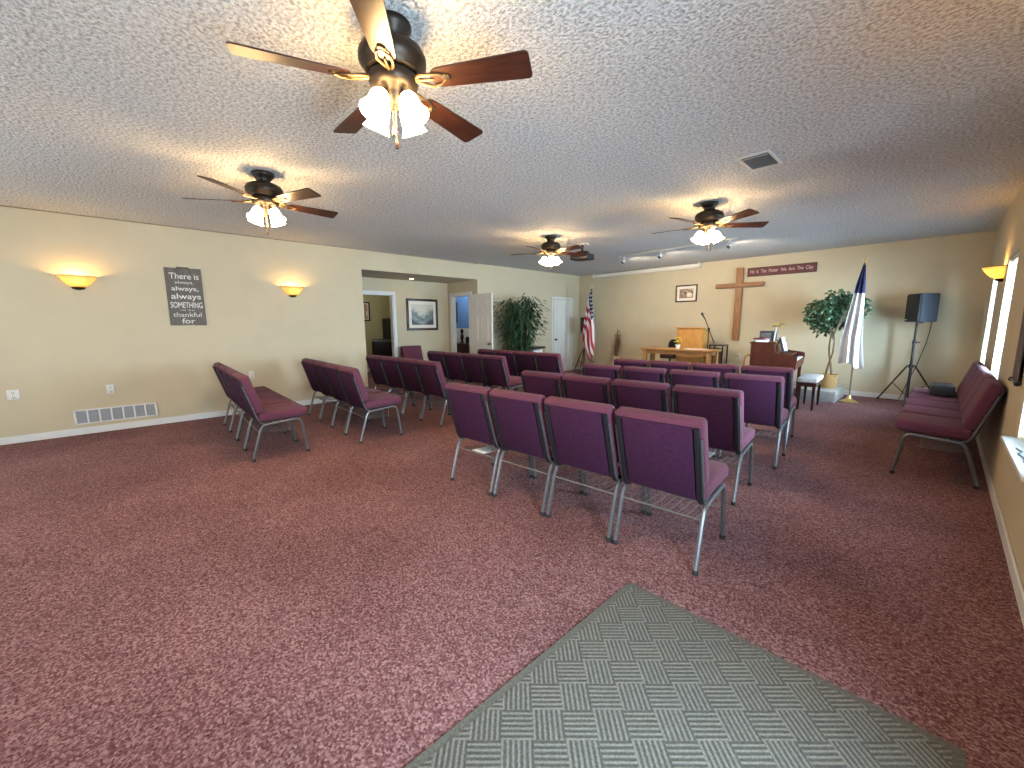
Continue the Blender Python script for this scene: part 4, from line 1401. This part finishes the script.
for k in range(6):
    b.box((-0.02, -0.082, 0.04 + k * 0.018), (0.15, 0.006, 0.006), 0.001, 1)
b.build('slats', 'grille_grey', t)
# brass piano lamp with white stem
t = thing('piano_lamp', 'brass lamp with white stem and long shade on the piano', 'lamp', (*pmove(-1.84, 7.56), zl))
B().lathe([(0.0, 0.0), (0.055, 0.0), (0.058, 0.012), (0.02, 0.02), (0.0, 0.02)], 18).build('base', 'brass_lamp', t)
B().tube([(0, 0, 0.015), (0.006, 0, 0.12), (0.016, 0, 0.235), (0.045, 0, 0.275)], 0.0085, 8).build('stem', 'white_plastic', t)
b = B()
M = Matrix.Translation((0.06, 0.0, 0.245))
N = 10
arc_ = [(0.062 * math.cos(PI * k / N), 0.052 * math.sin(PI * k / N)) for k in range(N + 1)]
vs = [M @ Vector((x - 0.01, -0.13, z)) for x, z in arc_] + [M @ Vector((x - 0.01, 0.13, z)) for x, z in arc_]
n = N + 1
fs = [(i, i + 1, n + i + 1, n + i) for i in range(N)] + [tuple(range(n)), tuple(reversed(range(n, 2 * n)))]
b.add(vs, fs)
b.build('shade', 'brass_lamp', t, thick=0.002)
# music sheets / photo propped over the keys
t = thing('music_rest', 'dark music rest with propped papers above the piano keys', 'music rest', (*pmove(-1.725, 7.62), 0.915), 0)
B().box((-0.02, 0.14, 0.10), (0.012, 0.30, 0.24), 0.003, 1, rot=Matrix.Rotation(R_(-16), 3, 'Y')).build('rest_board', 'case_black', t)
B().box((0.0, 0.10, 0.115), (0.004, 0.20, 0.22), 0.001, 1, rot=Matrix.Rotation(R_(-16), 3, 'Y')).build('music_sheet', 'sheet_white', t)
put(B().box((0, 0, 0.003), (0.11, 0.20, 0.006), 0.001, 1), 'paper_sheet', 'paper', 'white sheet lying flat over the piano keys', 'paper', (*pmove(-1.61, 7.66), 0.7995), 0.2)

# piano bench
t = thing('piano_bench', 'dark wooden piano bench with a pale grey cushion top', 'bench', (-1.415, 8.0, 0), R_(3))
B().box((0, 0, 0.475), (0.26, 0.70, 0.075), 0.018, 3).build('cushion', 'sheet_white', t)
B().box((0, 0, 0.405), (0.24, 0.66, 0.065), 0.004, 1).build('bench_box', 'bench_wood', t)
for sx_ in (-1, 1):
    for sy_ in (-1, 1):
        b = B()
        b.prism([(-0.02, -0.02), (0.02, -0.02), (0.02, 0.02), (-0.02, 0.02)], 'z', 0, 0.375)
        for v in b.v:
            k = 0.65 + 0.35 * v.z / 0.375
            v.x, v.y = v.x * k + sx_ * 0.092, v.y * k + sy_ * 0.30
        b.build('leg', 'bench_wood', t, False)

# wooden armchair behind the piano
t = thing('wooden_armchair', 'wooden armchair with bent arms behind the piano', 'chair', (-2.42, 9.10, 0), R_(180))
B().box((0, 0, 0.46), (0.46, 0.46, 0.08), 0.025, 3).build('seat', 'dark_cushion', t)
for s in (-1, 1):
    b = B()
    pts = [(s * 0.25, 0.22, 0.0), (s * 0.25, 0.22, 0.62), (s * 0.25, 0.18, 0.69), (s * 0.25, 0.05, 0.73), (s * 0.25, -0.16, 0.70), (s * 0.25, -0.24, 0.63), (s * 0.25, -0.255, 0.50), (s * 0.25, -0.25, 0.0)]
    b.tube(pts, 0.020, 8)
    b.build('arm_frame', 'armchair_wood', t)
B().box((0, -0.24, 0.72), (0.36, 0.04, 0.26), 0.018, 3, rot=Matrix.Rotation(R_(8), 3, 'X')).build('backrest', 'dark_cushion', t)
b = B()
for s in (-1, 1):
    b.tube([(s * 0.18, -0.21, 0.42), (s * 0.18, -0.265, 0.86)], 0.014, 8)
b.tube([(-0.18, -0.265, 0.86), (-0.08, -0.27, 0.90), (0.08, -0.27, 0.90), (0.18, -0.265, 0.86)], 0.016, 8)
b.tube([(-0.25, 0.20, 0.42), (0.25, 0.20, 0.42)], 0.016, 8)
b.tube([(-0.25, -0.22, 0.42), (0.25, -0.22, 0.42)], 0.016, 8)
b.build('back_frame', 'armchair_wood', t)

# low black-topped stand by the tree, with a white box on its shelf
t = thing('low_stand', 'low black-topped stand beside the bushy tree at the left wall', 'stand', (-7.14, 7.56, 0))
B().box((0, 0, 0.775), (0.34, 0.50, 0.05), 0.015, 2).build('top', 'black_plastic', t)
for sx_ in (-1, 1):
    for sy_ in (-1, 1):
        B().tube([(sx_ * 0.15, sy_ * 0.22, 0), (sx_ * 0.14, sy_ * 0.21, 0.76)], 0.010, 7).build('leg', 'stand_black', t)
B().box((0, 0, 0.50), (0.30, 0.44, 0.016), 0.003, 1).build('shelf', 'stand_black', t)
put(B().box((0, 0, 0.10), (0.22, 0.34, 0.20), 0.008, 2), 'white_box', 'paper', 'white box on the shelf of the low black-topped stand', 'box', (-7.13, 7.56, 0.509))

# ------------------------------------------------------------------ right wall
t = thing('equipment_case', 'black padded case lying on the farthest wall chairs', 'case', (0.048, 7.08, 0.503), R_(3))
B().box((0, 0, 0.062), (0.20, 0.40, 0.118), 0.018, 3).build('case_body', 'case_black', t)
B().box((0, 0, 0.072), (0.206, 0.406, 0.008), 0.003, 1).build('zip_band', 'leather_black', t)
B().tube([(-0.10, -0.06, 0.07), (-0.122, -0.05, 0.085), (-0.122, 0.05, 0.085), (-0.10, 0.06, 0.07)], 0.008, 7).build('handle', 'leather_black', t)

t = thing('wall_hanging', 'dark cloth banner on a black rod between the right wall windows', 'hanging', (XR, 4.50, 0.955))
B().sheet(lambda u, v: (-0.022 - 0.006 * math.sin(3 * PI * u), -0.15 + 0.29 * u, 0.0 + 1.02 * v), 18, 20).build('cloth', 'hanging_cloth', t, thick=0.003)
for z in (0.0, 1.02):
    b = B()
    b.tube([(-0.022, -0.17, z), (-0.022, 0.165, z)], 0.010, 8)
    for y in (-0.175, 0.172):
        b.lathe([(0.0, -0.018), (0.013, -0.013), (0.018, 0.0), (0.013, 0.013), (0.0, 0.018)], 12, (-0.022, y, z))
    b.build('rod', 'stand_black', t)
b = B()
b.tube([(-0.022, -0.15, 1.02), (-0.006, 0.0, 1.17), (-0.022, 0.15, 1.02)], 0.003, 5)
b.build('hanging_cord', 'stand_black', t)

o = B().tube([(XR - 0.03, 3.78, 0.626), (XR - 0.015, 3.70, 0.626), (XR - 0.035, 3.62, 0.626), (XR - 0.02, 3.52, 0.626), (XR - 0.03, 3.42, 0.626)], 0.004, 6).build('blind_cord', 'stand_black')
tag(o, 'thin dark cord lying on the nearest white window sill', 'cord')

# ------------------------------------------------------------------ beyond the recess
t = thing('recliner', 'black recliner seen through the doorway of the recess', 'chair', (-10.75, 5.28, 0), R_(60))
B().box((0, 0.02, 0.36), (0.56, 0.58, 0.22), 0.06, 3).build('seat', 'leather_black', t)
B().box((0, -0.30, 0.68), (0.60, 0.20, 0.62), 0.07, 3, rot=Matrix.Rotation(R_(10), 3, 'X')).build('backrest', 'leather_black', t)
for s in (-1, 1):
    B().box((s * 0.33, 0.02, 0.42), (0.15, 0.62, 0.34), 0.05, 3).build('armrest', 'leather_black', t)
B().box((0, 0.0, 0.12), (0.58, 0.52, 0.23), 0.02, 2).build('base', 'leather_black', t)
t = thing('storage_cabinet', 'tall dark cabinet behind the recliner in the far room', 'cabinet', (-11.35, 5.80, 0))
B().span((-0.25, -0.13, 0), (0.25, 0.19, 1.55), 0.006, 1).build('body', 'far_cabinet', t)
B().span((0.25, -0.12, 0.05), (0.262, 0.18, 1.52), 0.003, 1).build('door', 'far_cabinet', t)

t = thing('low_cabinet', 'brown wooden cabinet against the blue room\'s white wainscot', 'cabinet', (-9.60, 7.17, 0))
B().span((-0.55, -0.22, 0.06), (0.55, 0.22, 0.80), 0.004, 1).build('body', 'brown_cabinet', t)
B().span((-0.57, -0.24, 0.80), (0.57, 0.24, 0.825), 0.005, 1).build('top', 'brown_cabinet', t)
for k in range(3):
    dd = B().span((-0.53 + k * 0.36, -0.235, 0.10), (-0.19 + k * 0.36, -0.22, 0.77), 0.004, 1).build('door', 'brown_cabinet', t)
    B().lathe([(0.0, 0.0), (0.008, 0.0), (0.014, 0.02), (0.0, 0.026)], 8, mat=Matrix.Translation((-0.22 + k * 0.36, -0.235, 0.48)) @ Matrix.Rotation(PI / 2, 4, 'X')).build('knob', 'antique_brass', dd)
B().span((-0.53, -0.20, 0.0), (0.53, 0.20, 0.06)).build('plinth', 'slot_dark', t)
t = thing('statuette', 'dark slim statuette standing on the blue room cabinet', 'ornament', (-9.57, 7.10, 0.825))
B().lathe([(0.0, 0.0), (0.06, 0.0), (0.06, 0.03), (0.03, 0.05), (0.045, 0.14), (0.05, 0.22), (0.02, 0.27), (0.045, 0.31), (0.05, 0.36), (0.03, 0.41), (0.0, 0.42)], 16).build('figure', 'bench_wood', t)
t = thing('jar', 'dark jar at the right side of the blue room cabinet', 'jar', (-9.29, 7.08, 0.825))
B().lathe([(0.0, 0.0), (0.055, 0.0), (0.062, 0.08), (0.058, 0.15), (0.045, 0.17), (0.0, 0.17)], 16).build('jar_body', 'case_black', t)
B().lathe([(0.0, 0.17), (0.05, 0.17), (0.05, 0.185), (0.012, 0.20), (0.0, 0.20)], 16).build('lid', 'stand_black', t)
put(B().box((0, 0, 0), (0.16, 0.03, 0.62), 0.006, 1), 'wall_panel', 'stand_black', 'dark narrow panel on the blue wall seen through the doorway', 'panel', (-10.28, 7.404, 1.72))

# ------------------------------------------------------------------ light
W = bpy.data.worlds.new('world')
SC.world = W
W.use_nodes = True
nt = W.node_tree
bg = nt.nodes['Background']
bg.inputs['Color'].default_value = (0.74, 0.87, 1.0, 1)
bg.inputs['Strength'].default_value = 2.4

def area(name, loc, rot, sx_, sy_, power, col):
    l = bpy.data.lights.new(name, 'AREA')
    l.shape = 'RECTANGLE'
    l.size, l.size_y = sx_, sy_
    l.energy = power
    l.color = col
    o = bpy.data.objects.new(name, l)
    o.location = loc
    o.rotation_euler = rot
    COL.objects.link(o)
    return o
# daylight entering through each window
for i, (x0, x1, z0, z1) in enumerate(RW):
    area('daylight', ((x0 + x1) / 2, YR - 0.5, (z0 + z1) / 2 + 0.25), (R_(82), 0, 0), 2.0, 1.7, [70, 70][i], (1.0, 0.95, 0.88))
for i, (y0, y1, z0, z1) in enumerate(WIN):
    area('daylight', (XR + 0.55, (y0 + y1) / 2, (z0 + z1) / 2 - 0.1), (R_(97), 0, R_(90)), y1 - y0 + 0.2, z1 - z0, [500, 500, 400][i], (0.60, 0.81, 1.0))
area('daylight', (XR + 0.5, 0.83, 1.1), (R_(96), 0, R_(90)), 1.0, 1.7, 260, (0.66, 0.83, 1.0))
# rooms beyond have their own light
def point(name, loc, power, col, r=0.1):
    l = bpy.data.lights.new(name, 'POINT')
    l.energy, l.color, l.shadow_soft_size = power, col, r
    o = bpy.data.objects.new(name, l)
    o.location = loc
    COL.objects.link(o)
point('room_lamp', (-10.2, 4.2, 2.45), 30, (1.0, 0.94, 0.82), 0.15)
point('room_lamp', (-9.6, 6.7, 2.5), 22, (0.95, 0.97, 1.0), 0.12)

# ------------------------------------------------------------------ camera
f_px = 407.367
Rm = Matrix(((0.68869528, 0.72502418, -0.00622533), (0.10186234, -0.10525207, -0.98921487), (-0.71785993, 0.68063349, -0.14633926)))
cam = bpy.data.cameras.new('camera')
cam.sensor_fit = 'HORIZONTAL'
cam.sensor_width = 36.0
cam.lens = f_px * 36.0 / 1024.0
cam.clip_start = 0.02
co = bpy.data.objects.new('camera', cam)
COL.objects.link(co)
M = Matrix.Identity(4)
for i in range(3):
    M[i][0] = Rm[0][i]
    M[i][1] = -Rm[1][i]
    M[i][2] = -Rm[2][i]
M.translation = Vector((0, 0, 1.376))
co.matrix_world = M
SC.camera = co

vs_ = SC.view_settings
SC.display_settings.display_device = 'sRGB'
vs_.view_transform = 'Standard'
vs_.look = 'None'
vs_.exposure = 0.22
vs_.gamma = 1.0
vs_.use_curve_mapping = False
cy = SC.cycles
cy.use_denoising = True
cy.max_bounces = 10
cy.diffuse_bounces = 6
cy.transparent_max_bounces = 12
cy.sample_clamp_indirect = 6.0
cy.caustics_reflective = False
cy.caustics_refractive = False
